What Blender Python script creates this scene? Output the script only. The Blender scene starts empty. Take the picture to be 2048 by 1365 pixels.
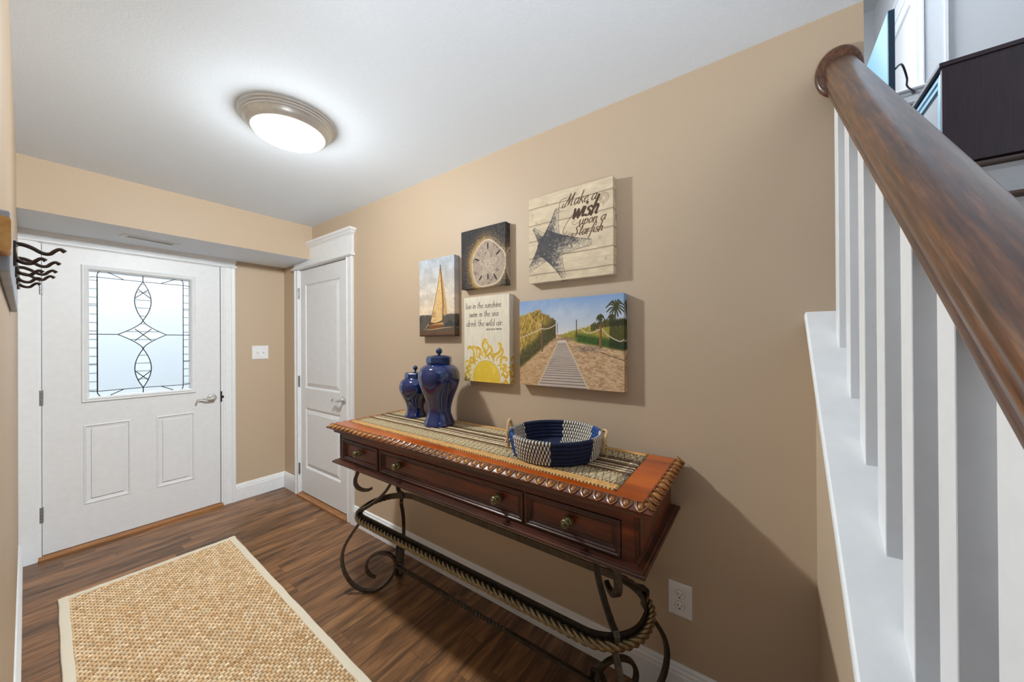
import bpy, bmesh, math, random
import numpy as np
from mathutils import Vector, Matrix
random.seed(7)
SC = bpy.context.scene
COL = SC.collection

# ------------------------------------------------------------------ camera
cam_d = bpy.data.cameras.new('camera')
cam = bpy.data.objects.new('camera', cam_d)
COL.objects.link(cam)
cR = Vector((0.58253785, -0.81278113, -0.00604042))
cU = Vector((0.00138936, -0.00643585, 0.99997832))
cF = Vector((0.80280239, 0.58253362, 0.00261988))
cF = cU.cross(cR)
M = Matrix.Identity(4)
for i in range(3):
    M[i][0] = cR[i]; M[i][1] = cU[i]; M[i][2] = -cF[i]
M[0][3] = 0.0; M[1][3] = 0.0; M[2][3] = 1.3949
cam.matrix_world = M
cam_d.sensor_fit = 'HORIZONTAL'; cam_d.sensor_width = 36.0
cam_d.lens = 12.252
cam_d.clip_start = 0.01; cam_d.clip_end = 100
SC.camera = cam

# ------------------------------------------------------------------ view + world
SC.view_settings.view_transform = 'Standard'
SC.view_settings.look = 'None'
SC.view_settings.gamma = 1.0
SC.view_settings.use_curve_mapping = False
SC.view_settings.exposure = 0.05
WORLD_STRENGTH = 0.2
LAMP_EMIT = 8.0
BULB_CONST = 20.0
BULB_LINEAR = 10.5
CEILING_FILL_POWER = 30.0
BULB_COLOR = (.93, .99, 1.0)
world = bpy.data.worlds.new('world'); SC.world = world
world.use_nodes = True
bg = world.node_tree.nodes['Background']
bg.inputs[0].default_value = (0.86, 0.93, 1.0, 1)
bg.inputs[1].default_value = WORLD_STRENGTH

# added soft fill aimed up at the ceiling from behind the camera, no lamp there
bd = bpy.data.lights.new('ceiling_fill_light', 'AREA'); bd.shape = 'RECTANGLE'; bd.size = 1.0; bd.size_y = .8
bd.spread = math.radians(112); bd.energy = CEILING_FILL_POWER; bd.color = (.95, .98, 1.0)
bl = bpy.data.objects.new('ceiling_fill_light', bd); COL.objects.link(bl)
bl.location = (-.85, -.45, .85)
bl.rotation_euler = Vector((.25, .35, 1.0)).to_track_quat('-Z', 'Y').to_euler()

def area(name, loc, aim, sx, sy, energy, color):
    d = bpy.data.lights.new(name, 'AREA'); d.shape = 'RECTANGLE'; d.size = sx; d.size_y = sy; d.energy = energy; d.color = color
    o = bpy.data.objects.new(name, d); COL.objects.link(o); o.location = loc
    o.rotation_euler = (Vector(aim)-Vector(loc)).to_track_quat('-Z', 'Y').to_euler(); return o
# open sky between the houses, and the upstairs window on the left
area('sky_light', (.5, 5.2, 5.0), (.5, 7.2, 1.2), 5.0, 2.0, 340.0, (.86, .94, 1.0))
area('recess_fill_light', (5.0, -.28, 4.35), (5.0, -1.0, 4.2), .8, .9, 3.5, (.90, .95, 1.0))  # added fill to brighten the recess, no window stands there
area('upstairs_window_light', (3.6, 1.05, 3.9), (3.6, -1.0, 3.3), 1.8, 1.5, 190.0, (.88, .95, 1.0))

# ------------------------------------------------------------------ measured room
W = 1.4734; L = -0.0285; DF = 3.7942; DS = 3.2214; C = 2.4189; CS = 2.1286
YE = -0.256           # near end of the tan wall
H = 1.3949

# ------------------------------------------------------------------ helpers
def lin(c):
    c = np.asarray(c, dtype=float)
    return np.where(c <= 0.04045, c/12.92, ((c+0.055)/1.055)**2.4)
def rgb(r, g, b): return tuple(float(x) for x in lin(np.array([r, g, b])/255.0))

class NT:
    def __init__(s, mat):
        s.nt = mat.node_tree; s.n = s.nt.nodes; s.l = s.nt.links
        s.b = s.n['Principled BSDF']; s.out = s.n['Material Output']
    def node(s, t, **kw):
        nd = s.n.new(t)
        for k, v in kw.items(): setattr(nd, k, v)
        return nd
    def link(s, a, b): s.l.new(a, b)
    def coord(s, scale=(1, 1, 1), rot=(0, 0, 0), kind='Object'):
        tc = s.node('ShaderNodeTexCoord'); mp = s.node('ShaderNodeMapping')
        mp.inputs['Scale'].default_value = scale; mp.inputs['Rotation'].default_value = rot
        s.link(tc.outputs[kind], mp.inputs[0]); return mp.outputs[0]
    def noise(s, vec, scale, detail=3, rough=.55):
        n = s.node('ShaderNodeTexNoise'); n.inputs['Scale'].default_value = scale
        n.inputs['Detail'].default_value = detail; n.inputs['Roughness'].default_value = rough
        s.link(vec, n.inputs['Vector']); return n.outputs['Fac']
    def ramp(s, fac, stops, interp='LINEAR'):
        r = s.node('ShaderNodeValToRGB'); r.color_ramp.interpolation = interp
        e = r.color_ramp.elements
        while len(e) < len(stops): e.new(.5)
        for i, (p, c) in enumerate(stops):
            e[i].position = p; e[i].color = (*c, 1) if len(c) == 3 else c
        s.link(fac, r.inputs[0]); return r.outputs[0]
    def bump(s, h, strength=.2, dist=.002):
        b = s.node('ShaderNodeBump'); b.inputs['Strength'].default_value = strength
        b.inputs['Distance'].default_value = dist
        s.link(h, b.inputs['Height']); s.link(b.outputs[0], s.b.inputs['Normal'])
    def math(s, op, a, b=None, c=None):
        m = s.node('ShaderNodeMath', operation=op)
        for i, v in enumerate((a, b, c)):
            if v is None: continue
            if isinstance(v, (int, float)): m.inputs[i].default_value = v
            else: s.link(v, m.inputs[i])
        return m.outputs[0]
    def mix(s, f, a, b, mode='MIX'):
        m = s.node('ShaderNodeMix', data_type='RGBA', blend_type=mode)
        for sock, v in ((m.inputs[0], f), (m.inputs[6], a), (m.inputs[7], b)):
            if isinstance(v, (int, float)): sock.default_value = v
            elif isinstance(v, tuple): sock.default_value = (*v, 1) if len(v) == 3 else v
            else: s.link(v, sock)
        return m.outputs[2]

def mat(name, col=(.8, .8, .8), rough=.5, metal=0.0, coat=0.0, spec=None):
    m = bpy.data.materials.new(name); m.use_nodes = True
    t = NT(m)
    t.b.inputs['Base Color'].default_value = (*col, 1)
    t.b.inputs['Roughness'].default_value = rough
    t.b.inputs['Metallic'].default_value = metal
    t.b.inputs['Coat Weight'].default_value = coat
    t.b.inputs['Coat Roughness'].default_value = .08
    if spec is not None: t.b.inputs['Specular IOR Level'].default_value = spec
    return m, t

MT = {}
def noisy(name, c1, c2, scale=20, rough=.5, metal=0, bump=.1, bdist=.001, coat=0, stretch=(1, 1, 1), detail=4):
    m, t = mat(name, c1, rough, metal, coat)
    v = t.coord(stretch)
    n = t.noise(v, scale, detail)
    t.link(t.ramp(n, [(.3, c1), (.7, c2)]), t.b.inputs['Base Color'])
    if bump: t.bump(n, bump, bdist)
    MT[name] = m
    return m

noisy('wall_paint', rgb(186, 165, 141), rgb(190, 169, 145), 260, .55, bump=.12, bdist=.0006)
noisy('ceiling_paint', rgb(222, 232, 244), rgb(227, 236, 247), 120, .85, bump=.25, bdist=.0015)
noisy('white_trim', rgb(224, 226, 229), rgb(229, 231, 234), 30, .38, bump=.04, bdist=.0004)
noisy('door_paint', rgb(218, 219, 222), rgb(223, 224, 227), 30, .42, bump=.04, bdist=.0004)
noisy('upper_wall_paint', rgb(205, 205, 206), rgb(212, 212, 214), 200, .6, bump=.05)
noisy('iron', rgb(66, 60, 54), rgb(90, 82, 72), 60, .42, .75, bump=.25, bdist=.0008)
noisy('bronze_rope', rgb(106, 92, 68), rgb(150, 130, 96), 80, .34, .8, bump=.15, bdist=.0006)
noisy('antique_brass', rgb(70, 64, 44), rgb(150, 138, 98), 150, .32, .9, bump=.1, bdist=.0003)
noisy('satin_nickel', rgb(196, 195, 193), rgb(206, 205, 202), 60, .32, .45, bump=0)
noisy('hinge_steel', rgb(110, 110, 110), rgb(190, 190, 190), 220, .35, .8, bump=.1, bdist=.0003)
noisy('hook_bronze', rgb(52, 40, 34), rgb(78, 62, 52), 90, .35, .7, bump=.1, bdist=.0004)
noisy('plastic_white', rgb(226, 226, 228), rgb(230, 230, 232), 20, .3, bump=0)
noisy('slot_dark', rgb(20, 19, 18), rgb(28, 26, 25), 20, .6, bump=0)
noisy('vase_glaze', rgb(3, 22, 74), rgb(6, 38, 102), 14, .05, coat=.8, bump=.04, bdist=.002)
noisy('blue_lid_glaze', rgb(8, 34, 82), rgb(16, 52, 104), 20, .08, coat=.5, bump=.03, bdist=.001)
noisy('rug_binding', rgb(214, 202, 180), rgb(226, 215, 196), 300, .85, bump=.3, bdist=.0008)
noisy('rope_handle', rgb(176, 142, 96), rgb(212, 182, 138), 160, .8, bump=.5, bdist=.001)
noisy('black_came', rgb(16, 20, 22), rgb(24, 28, 30), 20, .4, .3, bump=0)
noisy('gasket', rgb(34, 36, 38), rgb(42, 44, 46), 20, .6, bump=0)
noisy('light_cord', rgb(18, 28, 38), rgb(24, 36, 48), 20, .5, bump=0)
noisy('cabinet_wood', rgb(44, 30, 40), rgb(64, 42, 50), 6, .35, coat=.3, stretch=(30, 30, 1), bump=.05)
noisy('cabinet_frame', rgb(120, 170, 200), rgb(150, 196, 220), 10, .22, .8, bump=0)
noisy('screen_glass', rgb(14, 24, 34), rgb(16, 28, 40), 5, .06, coat=1, bump=0)
noisy('tv_frame', rgb(12, 44, 66), rgb(16, 54, 78), 5, .3, bump=0)
noisy('siding_white', rgb(232, 236, 240), rgb(240, 243, 246), 8, .6, bump=0)
noisy('outside_ground', rgb(190, 190, 186), rgb(205, 205, 200), 4, .9, bump=0)
noisy('tread_wood', rgb(62, 38, 26), rgb(88, 56, 38), 10, .3, coat=.4, stretch=(8, 1, 8))
noisy('rack_oak', rgb(196, 142, 72), rgb(222, 174, 104), 8, .5, stretch=(10, 1, 10), bump=.1)
noisy('rack_grey', rgb(150, 160, 176), rgb(182, 188, 198), 20, .5, bump=.05)
noisy('sill_wood', rgb(120, 76, 40), rgb(170, 118, 70), 6, .35, coat=.2, stretch=(1, 12, 30), bump=.1)

# planked floor: boards run along X
def floor_material():
    m, t = mat('floor_planks', (.2, .1, .05), .32)
    tc = t.node('ShaderNodeTexCoord'); sep = t.node('ShaderNodeSeparateXYZ')
    t.link(tc.outputs['Object'], sep.inputs[0])
    x, y = sep.outputs[0], sep.outputs[1]
    pw = .118
    row = t.math('FLOOR', t.math('DIVIDE', y, pw))
    wn = t.node('ShaderNodeTexWhiteNoise', noise_dimensions='1D'); t.link(row, wn.inputs['W'])
    xs = t.math('DIVIDE', t.math('ADD', x, t.math('MULTIPLY', wn.outputs['Value'], 1.2)), .92)
    colid = t.math('FLOOR', xs)
    cm = t.node('ShaderNodeCombineXYZ'); t.link(row, cm.inputs[0]); t.link(colid, cm.inputs[1])
    wn2 = t.node('ShaderNodeTexWhiteNoise', noise_dimensions='3D'); t.link(cm.outputs[0], wn2.inputs['Vector'])
    # grain, stretched along X and shifted per board
    off = t.math('MULTIPLY', wn2.outputs['Value'], 37.0)
    gv = t.node('ShaderNodeCombineXYZ')
    t.link(t.math('ADD', t.math('MULTIPLY', x, 1.6), off), gv.inputs[0])
    t.link(t.math('MULTIPLY', y, 13.0), gv.inputs[1]); t.link(off, gv.inputs[2])
    n1 = t.node('ShaderNodeTexNoise'); n1.inputs['Scale'].default_value = 1.6; n1.inputs['Detail'].default_value = 5
    n1.inputs['Roughness'].default_value = .62; n1.inputs['Distortion'].default_value = .5
    t.link(gv.outputs[0], n1.inputs['Vector'])
    gv2 = t.node('ShaderNodeCombineXYZ')
    t.link(t.math('ADD', t.math('MULTIPLY', x, 10.0), off), gv2.inputs[0])
    t.link(t.math('MULTIPLY', y, 130.0), gv2.inputs[1]); t.link(off, gv2.inputs[2])
    n2 = t.node('ShaderNodeTexNoise'); n2.inputs['Scale'].default_value = 1.0; n2.inputs['Detail'].default_value = 3
    t.link(gv2.outputs[0], n2.inputs['Vector'])
    c1 = t.ramp(n1.outputs['Fac'], [(.28, rgb(58, 40, 28)), (.42, rgb(102, 72, 48)), (.56, rgb(138, 98, 64)), (.74, rgb(172, 128, 86))])
    c2 = t.ramp(n2.outputs['Fac'], [(.3, (.55, .55, .55)), (.6, (1.05, 1.05, 1.05))])
    c = t.mix(.55, c1, c2, 'MULTIPLY')
    tint = t.ramp(wn2.outputs['Value'], [(0, (.72, .70, .70)), (.5, (.95, .93, .9)), (1, (1.12, 1.05, .98))])
    c = t.mix(1.0, c, tint, 'MULTIPLY')
    # seams
    fy = t.math('FRACT', t.math('DIVIDE', y, pw)); fx = t.math('FRACT', xs)
    s1 = t.math('LESS_THAN', fy, .014); s2 = t.math('LESS_THAN', fx, .0016)
    s = t.math('MAXIMUM', s1, s2)
    c = t.mix(t.math('MULTIPLY', s, .6), c, rgb(22, 14, 10))
    t.link(c, t.b.inputs['Base Color'])
    r = t.ramp(n1.outputs['Fac'], [(.3, (.42,)*3), (.7, (.30,)*3)])
    t.link(r, t.b.inputs['Roughness'])
    h = t.math('SUBTRACT', t.math('MULTIPLY', n2.outputs['Fac'], .4), s)
    t.bump(h, .25, .0012)
    MT['floor'] = m
floor_material()

def wood_material(name, dark, mid, light, axis, rough=.28, coat=.5, scale=1.0, tilt=0.0, bump=.08, blotch=9, crough=.08):
    m, t = mat(name, mid, rough, 0, coat); t.b.inputs['Coat Roughness'].default_value = crough
    st = [18, 18, 18]; st[axis] = 1.2
    mp = t.node('ShaderNodeMapping'); mp.inputs['Scale'].default_value = tuple(s*scale for s in st)
    t.link(t.coord((1, 1, 1), (0, tilt, 0)), mp.inputs[0])
    v = mp.outputs[0]
    n = t.noise(v, 1.6, 5, .6)
    mp2 = t.node('ShaderNodeMapping'); st2 = [1, 1, 1]; st2[axis] = .35; mp2.inputs['Scale'].default_value = tuple(st2)
    t.link(t.coord((1, 1, 1), (0, tilt, 0)), mp2.inputs[0])
    n2 = t.noise(mp2.outputs[0], blotch, 4, .6)
    c = t.ramp(n, [(.25, dark), (.5, mid), (.75, light)])
    d = t.ramp(n2, [(.3, (.55, .5, .5)), (.62, (1, 1, 1))])
    t.link(t.mix(.85, c, d, 'MULTIPLY'), t.b.inputs['Base Color'])
    t.bump(n, bump, .0008)
    MT[name] = m
wood_material('console_wood', rgb(40, 14, 3), rgb(96, 38, 8), rgb(150, 66, 16), 1, .38, .15, crough=.2)
wood_material('console_dark', rgb(28, 10, 4), rgb(66, 27, 9), rgb(104, 46, 16), 1, .40, .12, crough=.22)
wood_material('console_top_wood', rgb(138, 56, 2), rgb(188, 84, 0), rgb(214, 110, 6), 1, .30, .28, .5, crough=.1)
wood_material('console_carving', rgb(90, 50, 16), rgb(172, 110, 44), rgb(222, 166, 92), 1, .34, .25, 2.0, crough=.2)
wood_material('rail_wood', rgb(40, 22, 12), rgb(92, 54, 28), rgb(140, 90, 50), 0, .36, .5, 5.0, tilt=math.atan(.865), bump=.6, blotch=14, crough=.24)

def attr_material(name, rough=.7, bump=0, spec=.3, coat=0, metal=0, bscale=900):
    m, t = mat(name, (1, 1, 1), rough, metal, coat, spec)
    a = t.node('ShaderNodeAttribute'); a.attribute_name = 'paint'
    n = t.noise(t.coord(), bscale, 2)
    t.link(t.mix(1.0, a.outputs['Color'], t.ramp(n, [(.2, (.9, .9, .9)), (.8, (1.06, 1.06, 1.06))]), 'MULTIPLY'), t.b.inputs['Base Color'])
    if bump: t.bump(n, bump, .0006)
    MT[name] = m
attr_material('canvas_print', .75, .2)
attr_material('runner_cloth', .85, .4, bscale=700)
attr_material('basket_weave', .8, .3)
attr_material('rug_weave', .9, .3, bscale=500)

def lamp_glass():
    m, t = mat('lamp_diffuser', (1, 1, 1), .4)
    t.b.inputs['Emission Color'].default_value = (1.0, .90, .76, 1)
    t.b.inputs['Emission Strength'].default_value = LAMP_EMIT
    MT['lamp_diffuser'] = m
lamp_glass()
def screen_reflection():
    m, t = mat('screen_reflection', rgb(40, 70, 90), .15)
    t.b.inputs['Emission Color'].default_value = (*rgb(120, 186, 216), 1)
    t.b.inputs['Emission Strength'].default_value = .8  # glow stands in for a window reflected in the television screen
    MT['screen_reflection'] = m
screen_reflection()
def glasses():
    m, t = mat('clear_glass', (.96, .99, 1), .02); t.b.inputs['Transmission Weight'].default_value = 1.0
    t.b.inputs['IOR'].default_value = 1.02
    MT['clear_glass'] = m
    m, t = mat('textured_glass', (.93, .97, 1), .22); t.b.inputs['Transmission Weight'].default_value = 1.0
    t.b.inputs['IOR'].default_value = 1.3
    n = t.noise(t.coord((1.6, 1, .55)), 130, 2)
    t.bump(n, .9, .0035)
    MT['textured_glass'] = m
glasses()

# ---- object makers
def setp(o, label=None, cat=None, group=None, kind=None):
    if label: o['label'] = label
    if cat: o['category'] = cat
    if group: o['group'] = group
    if kind: o['kind'] = kind
    return o

class MB:
    def __init__(s): s.v = []; s.f = []; s.mi = []; s.sm = []; s.cur = 0
    def add(s, vs, fs, smooth=False):
        o = len(s.v); s.v += [tuple(v) for v in vs]
        for f in fs:
            s.f.append(tuple(i+o for i in f)); s.mi.append(s.cur); s.sm.append(smooth)
    def box(s, a, b):
        x0, y0, z0 = a; x1, y1, z1 = b
        x0, x1 = min(x0, x1), max(x0, x1); y0, y1 = min(y0, y1), max(y0, y1); z0, z1 = min(z0, z1), max(z0, z1)
        v = [(x0, y0, z0), (x1, y0, z0), (x1, y1, z0), (x0, y1, z0), (x0, y0, z1), (x1, y0, z1), (x1, y1, z1), (x0, y1, z1)]
        s.add(v, [(0, 3, 2, 1), (4, 5, 6, 7), (0, 1, 5, 4), (1, 2, 6, 5), (2, 3, 7, 6), (3, 0, 4, 7)])
    def hexa(s, v, smooth=False):   # 8 pts: bottom ring, top ring
        s.add(v, [(0, 3, 2, 1), (4, 5, 6, 7), (0, 1, 5, 4), (1, 2, 6, 5), (2, 3, 7, 6), (3, 0, 4, 7)], smooth)
    def prism(s, poly, axis, a, b, smooth=False):
        # poly: 2-D points in the two other axes (in order x<y<z), extruded along axis from a to b
        n = len(poly); vs = []
        for t in (a, b):
            for p in poly:
                if axis == 0: vs.append((t, p[0], p[1]))
                elif axis == 1: vs.append((p[0], t, p[1]))
                else: vs.append((p[0], p[1], t))
        fs = [(i, (i+1) % n, (i+1) % n+n, i+n) for i in range(n)]
        s.add(vs, fs, smooth)
        s.add(vs, [tuple(range(n)), tuple(range(2*n-1, n-1, -1))])
    def sweep(s, path, prof, up=(0, 0, 1), closed=False, caps=True, smooth=True, scale=None, twist=None):
        # prof: closed 2-D (side, up) section; path: points
        P = [Vector(p) for p in path]; n = len(P); m = len(prof); upv = Vector(up).normalized()
        rings = []
        for i in range(n):
            if closed: t = (P[(i+1) % n]-P[i-1])
            else: t = (P[min(i+1, n-1)]-P[max(i-1, 0)])
            t.normalize()
            side = t.cross(upv)
            if side.length < 1e-5: side = Vector((1, 0, 0))
            side.normalize(); u = side.cross(t).normalized()
            sc = scale[i] if scale else 1.0
            a = twist[i] if twist else 0.0
            ca, sa = math.cos(a), math.sin(a)
            rings.append([P[i]+side*(q[0]*ca-q[1]*sa)*sc+u*(q[0]*sa+q[1]*ca)*sc for q in prof])
        vs = [tuple(v) for r in rings for v in r]; fs = []
        for i in range(n if closed else n-1):
            j = (i+1) % n
            for k in range(m):
                fs.append((i*m+k, i*m+(k+1) % m, j*m+(k+1) % m, j*m+k))
        s.add(vs, fs, smooth)
        if caps and not closed:
            s.add(rings[0], [tuple(range(m-1, -1, -1))]); s.add(rings[-1], [tuple(range(m))])
    def tube(s, path, r, seg=10, up=(0, 0, 1), closed=False, scale=None):
        s.sweep(path, [(r*math.cos(2*math.pi*k/seg), r*math.sin(2*math.pi*k/seg)) for k in range(seg)], up, closed, True, True, scale)
    def lathe(s, prof, mtx=None, seg=40, smooth=True, sectors=None, ry=1.0):
        # prof: list of (r, z) ; axis Z, mtx places it
        mtx = mtx or Matrix.Identity(4); vs = []; fs = []
        m = len(prof)
        for k in range(seg):
            a = 2*math.pi*k/seg
            for r, z in prof:
                vs.append(tuple(mtx @ Vector((r*math.cos(a), r*math.sin(a)*ry, z))))
        for k in range(seg):
            j = (k+1) % seg
            for i in range(m-1):
                fs.append((k*m+i, j*m+i, j*m+i+1, k*m+i+1))
        s.add(vs, fs, smooth)
        if prof[0][0] > 1e-6: s.add([vs[k*m] for k in range(seg)], [tuple(range(seg-1, -1, -1))])
        if prof[-1][0] > 1e-6: s.add([vs[k*m+m-1] for k in range(seg)], [tuple(range(seg))])
    def rings(s, cen, ax, ay, an, w, h, steps, close_last=True, close_first=False):
        # mitred nested rectangles: steps=[(inset, out)] ; ax, ay, an unit vectors
        cen = Vector(cen); ax = Vector(ax); ay = Vector(ay); an = Vector(an)
        R = []
        for ins, out in steps:
            a = w/2-ins; b = h/2-ins
            R.append([cen+ax*(sx*a)+ay*(sy*b)+an*out for sx, sy in ((-1, -1), (1, -1), (1, 1), (-1, 1))])
        vs = [p for r in R for p in r]; fs = []
        for i in range(len(R)-1):
            for k in range(4):
                fs.append((i*4+k, i*4+(k+1) % 4, i*4+4+(k+1) % 4, i*4+4+k))
        if close_last: o = (len(R)-1)*4; fs.append((o, o+1, o+2, o+3))
        if close_first: fs.append((3, 2, 1, 0))
        s.add(vs, fs)
    def build(s, name, mats, parent=None, bevel=0, auto=None):
        me = bpy.data.meshes.new(name)
        me.from_pydata(s.v, [], s.f)
        if not isinstance(mats, (list, tuple)): mats = [mats]
        for m in mats: me.materials.append(MT[m] if isinstance(m, str) else m)
        me.polygons.foreach_set('material_index', s.mi)
        me.polygons.foreach_set('use_smooth', s.sm)
        me.update(calc_edges=True)
        bm = bmesh.new(); bm.from_mesh(me)
        bmesh.ops.remove_doubles(bm, verts=bm.verts, dist=1e-6)
        bmesh.ops.recalc_face_normals(bm, faces=bm.faces)
        bm.to_mesh(me); bm.free()
        if any(s.sm): me.set_sharp_from_angle(angle=math.radians(38))
        o = bpy.data.objects.new(name, me); COL.objects.link(o)
        if parent is not None:
            o.parent = parent; o.matrix_parent_inverse = parent.matrix_world.inverted() if False else Matrix.Translation(-parent.location)
        if bevel:
            b = o.modifiers.new('bevel', 'BEVEL'); b.width = bevel; b.segments = 2; b.limit_method = 'ANGLE'
            b.angle_limit = math.radians(40)
        return o

def thing(name, loc, label, cat, group=None):
    o = bpy.data.objects.new(name, None); COL.objects.link(o); o.location = loc
    o.empty_display_size = .05
    return setp(o, label, cat, group)
def struct(name): return lambda o: setp(o, kind='structure')
def S(o): o['kind'] = 'structure'; return o
def rnd_rect(w, h, r, seg=4):
    pts = []
    for cx, cy, a0 in ((w/2-r, h/2-r, 0), (-w/2+r, h/2-r, 90), (-w/2+r, -h/2+r, 180), (w/2-r, -h/2+r, 270)):
        for k in range(seg+1):
            a = math.radians(a0+90*k/seg); pts.append((cx+r*math.cos(a), cy+r*math.sin(a)))
    return pts
def catmull(pts, n=6, closed=False):
    P = [np.array(p, float) for p in pts]; out = []; N = len(P)
    rng = range(N if closed else N-1)
    for i in rng:
        if closed: p0, p1, p2, p3 = P[i-1], P[i], P[(i+1) % N], P[(i+2) % N]
        else: p0, p1, p2, p3 = P[max(i-1, 0)], P[i], P[i+1], P[min(i+2, N-1)]
        for k in range(n):
            t = k/n
            out.append(tuple(.5*((2*p1)+(-p0+p2)*t+(2*p0-5*p1+4*p2-p3)*t*t+(-p0+3*p1-3*p2+p3)*t**3)))
    if not closed: out.append(tuple(P[-1]))
    return out

# ================================================================== THE SETTING
m = MB(); m.box((-2.6, -1.5, -.06), (W+.12, DF+.1, 0)); S(m.build('floor', 'floor'))
m = MB(); m.box((L-.1, YE, C), (W+.12, DF+.12, C+.28)); S(m.build('ceiling', 'ceiling_paint'))
m = MB(); m.box((L-.1, .62, 0), (L, DF, C)); S(m.build('wall_left', 'wall_paint'))
# right wall with the narrow door's opening
D2A, D2B, D2T = 2.652, 3.462, 2.070
m = MB()
m.box((W, YE, 0), (W+.12, D2A, C)); m.box((W, D2B, 0), (W+.12, DF, C)); m.box((W, D2A, D2T), (W+.12, D2B, C))
m.box((W+.12, YE, C), (W+.13, YE+.4, C+.28))
S(m.build('wall_right', 'wall_paint'))
# front wall with the front door's opening
D1A, D1B, D1T = 0.050, 0.986, 2.066
m = MB()
m.box((L-.1, DF, 0), (D1A, DF+.14, C)); m.box((D1B, DF, 0), (W+.12, DF+.14, C)); m.box((D1A, DF, D1T), (D1B, DF+.14, C))
S(m.build('wall_front', 'wall_paint'))
# dropped bulkhead over the front door: tan face, white underside
m = MB()
m.cur = 0; m.add([(L, DS, CS), (W, DS, CS), (W, DS, C), (L, DS, C)], [(0, 1, 2, 3)])
m.cur = 1; m.add([(L, DS, CS), (W, DS, CS), (W, DF, CS), (L, DF, CS)], [(0, 1, 2, 3)])
m.cur = 0; m.add([(L, DS, CS), (L, DF, CS), (L, DF, C), (L, DS, C), (W, DS, CS), (W, DF, CS), (W, DF, C), (W, DS, C)],
                [(0, 1, 2, 3), (4, 5, 6, 7), (2, 3, 7, 6), (1, 2, 6, 5)])
S(m.build('wall_bulkhead', ['wall_paint', 'ceiling_paint']))

BP = [(0, 0), (.016, 0), (.016, .108), (.0135, .112), (.0135, .124), (.0095, .130), (.0095, .138), (.005, .145), (0, .146)]
def base_right(y0, y1, name):
    m = MB(); m.prism([(W-a, b) for a, b in BP], 1, y0, y1); return S(m.build(name, 'white_trim'))
base_right(-.138, 2.551, 'baseboard_right')
base_right(3.528, DF, 'baseboard_right_far')
m = MB(); m.prism([(DF-a, b) for a, b in BP], 0, 1.079, W); S(m.build('baseboard_front', 'white_trim'))
m = MB(); m.prism([(L+a, b) for a, b in BP], 1, .62, DF-.02); S(m.build('baseboard_left', 'white_trim'))

# casings: front door
CP = [(0, 0), (0, .012), (.006, .017), (.016, .017), (.020, .013), (.060, .013), (.066, .019), (.084, .021), (.090, .018), (.090, 0)]
m = MB()
m.prism([(D1B+.003+a, DF-b) for a, b in CP], 2, 0, 2.062)
m.box((L, DF-.018, 0), (D1A-.006, DF, 2.062))
S(m.build('trim_1', 'white_trim'))
m = MB()
m.box((L, DF-.020, 2.062), (1.079, DF, CS))
m.prism([(DF, 2.058), (DF-.026, 2.058), (DF-.032, 2.064), (DF-.032, 2.070), (DF-.026, 2.076), (DF, 2.076)], 0, L, 1.089)
m.prism([(DF, 2.104), (DF-.026, 2.104), (DF-.036, CS), (DF, CS)], 0, L, 1.085)
S(m.build('trim_2', 'white_trim'))
# jambs and stops (front door)
m = MB()
m.box((D1A-.0058, DF-.012, 0), (D1A+.0085, DF+.12, D1T)); m.box((D1B-.008, DF-.012, 0), (D1B+.003, DF+.12, D1T))
m.box((D1A, DF-.012, D1T-.012), (D1B, DF+.12, D1T))
S(m.build('trim_3', 'white_trim'))
# casing of the narrow door, with the tall head board and crown
m = MB()
m.prism([(W-b, D2A-.008-a) for a, b in CP], 2, 0, 2.070)
m.prism([(W-b, D2B+.006+a*.75) for a, b in CP], 2, 0, 2.070)
S(m.build('trim_4', 'white_trim'))
m = MB()
m.box((W-.020, 2.548, 2.070), (W, 3.538, CS-.0005)); m.box((W-.020, 2.548, CS-.001), (W, DS, 2.236))
m.prism([(W, 2.068), (W-.028, 2.068), (W-.036, 2.074), (W-.036, 2.080), (W-.028, 2.088), (W, 2.088)], 1, 2.536, 3.556)
S(m.build('trim_5', 'white_trim'))
# crown on the head board (swept, with a return)
m = MB()
cr = [(0.018, 2.228), (.024, 2.230), (.026, 2.236), (.034, 2.241), (.040, 2.252), (.052, 2.262), (.054, 2.276), (0, 2.276), (0, 2.228)]
R = []
for off, yy in ((0, DS),):
    pass
a = [(W-x, DS, z) for x, z in cr]
b = [(W-x, 2.548-max(x-.02, 0), z) for x, z in cr]
c = [(W, 2.548-max(x-.02, 0), z) for x, z in cr]
n = len(cr); m.add(a+b+c, [(i, (i+1) % n, n+(i+1) % n, n+i) for i in range(n)]+[(n+i, n+(i+1) % n, 2*n+(i+1) % n, 2*n+i) for i in range(n)]+[tuple(range(n))])
S(m.build('trim_6', 'white_trim'))
m = MB()
m.box((W-.004, D2A-.01, 0), (W+.11, D2A+.004, D2T)); m.box((W-.004, D2B-.004, 0), (W+.11, D2B+.008, D2T)); m.box((W-.004, D2A, D2T-.006), (W+.11, D2B, D2T+.003))
m.box((W+.055, D2A, 0), (W+.10, D2B, D2T))
S(m.build('trim_7', 'white_trim'))
# wooden sills under both doors
m = MB()
m.prism([(DF-.030, 0), (DF-.030, .010), (DF-.018, .016), (DF-.014, .026), (DF+.12, .028), (DF+.12, 0)], 0, D1A-.004, D1B+.003)
S(m.build('trim_8', 'sill_wood'))
m = MB()
m.prism([(W-.030, 0), (W-.030, .014), (W-.012, .020), (W-.008, .028), (W+.12, .028), (W+.12, 0)], 1, D2A-.004, D2B+.004)
S(m.build('trim_9', 'sill_wood'))

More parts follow.
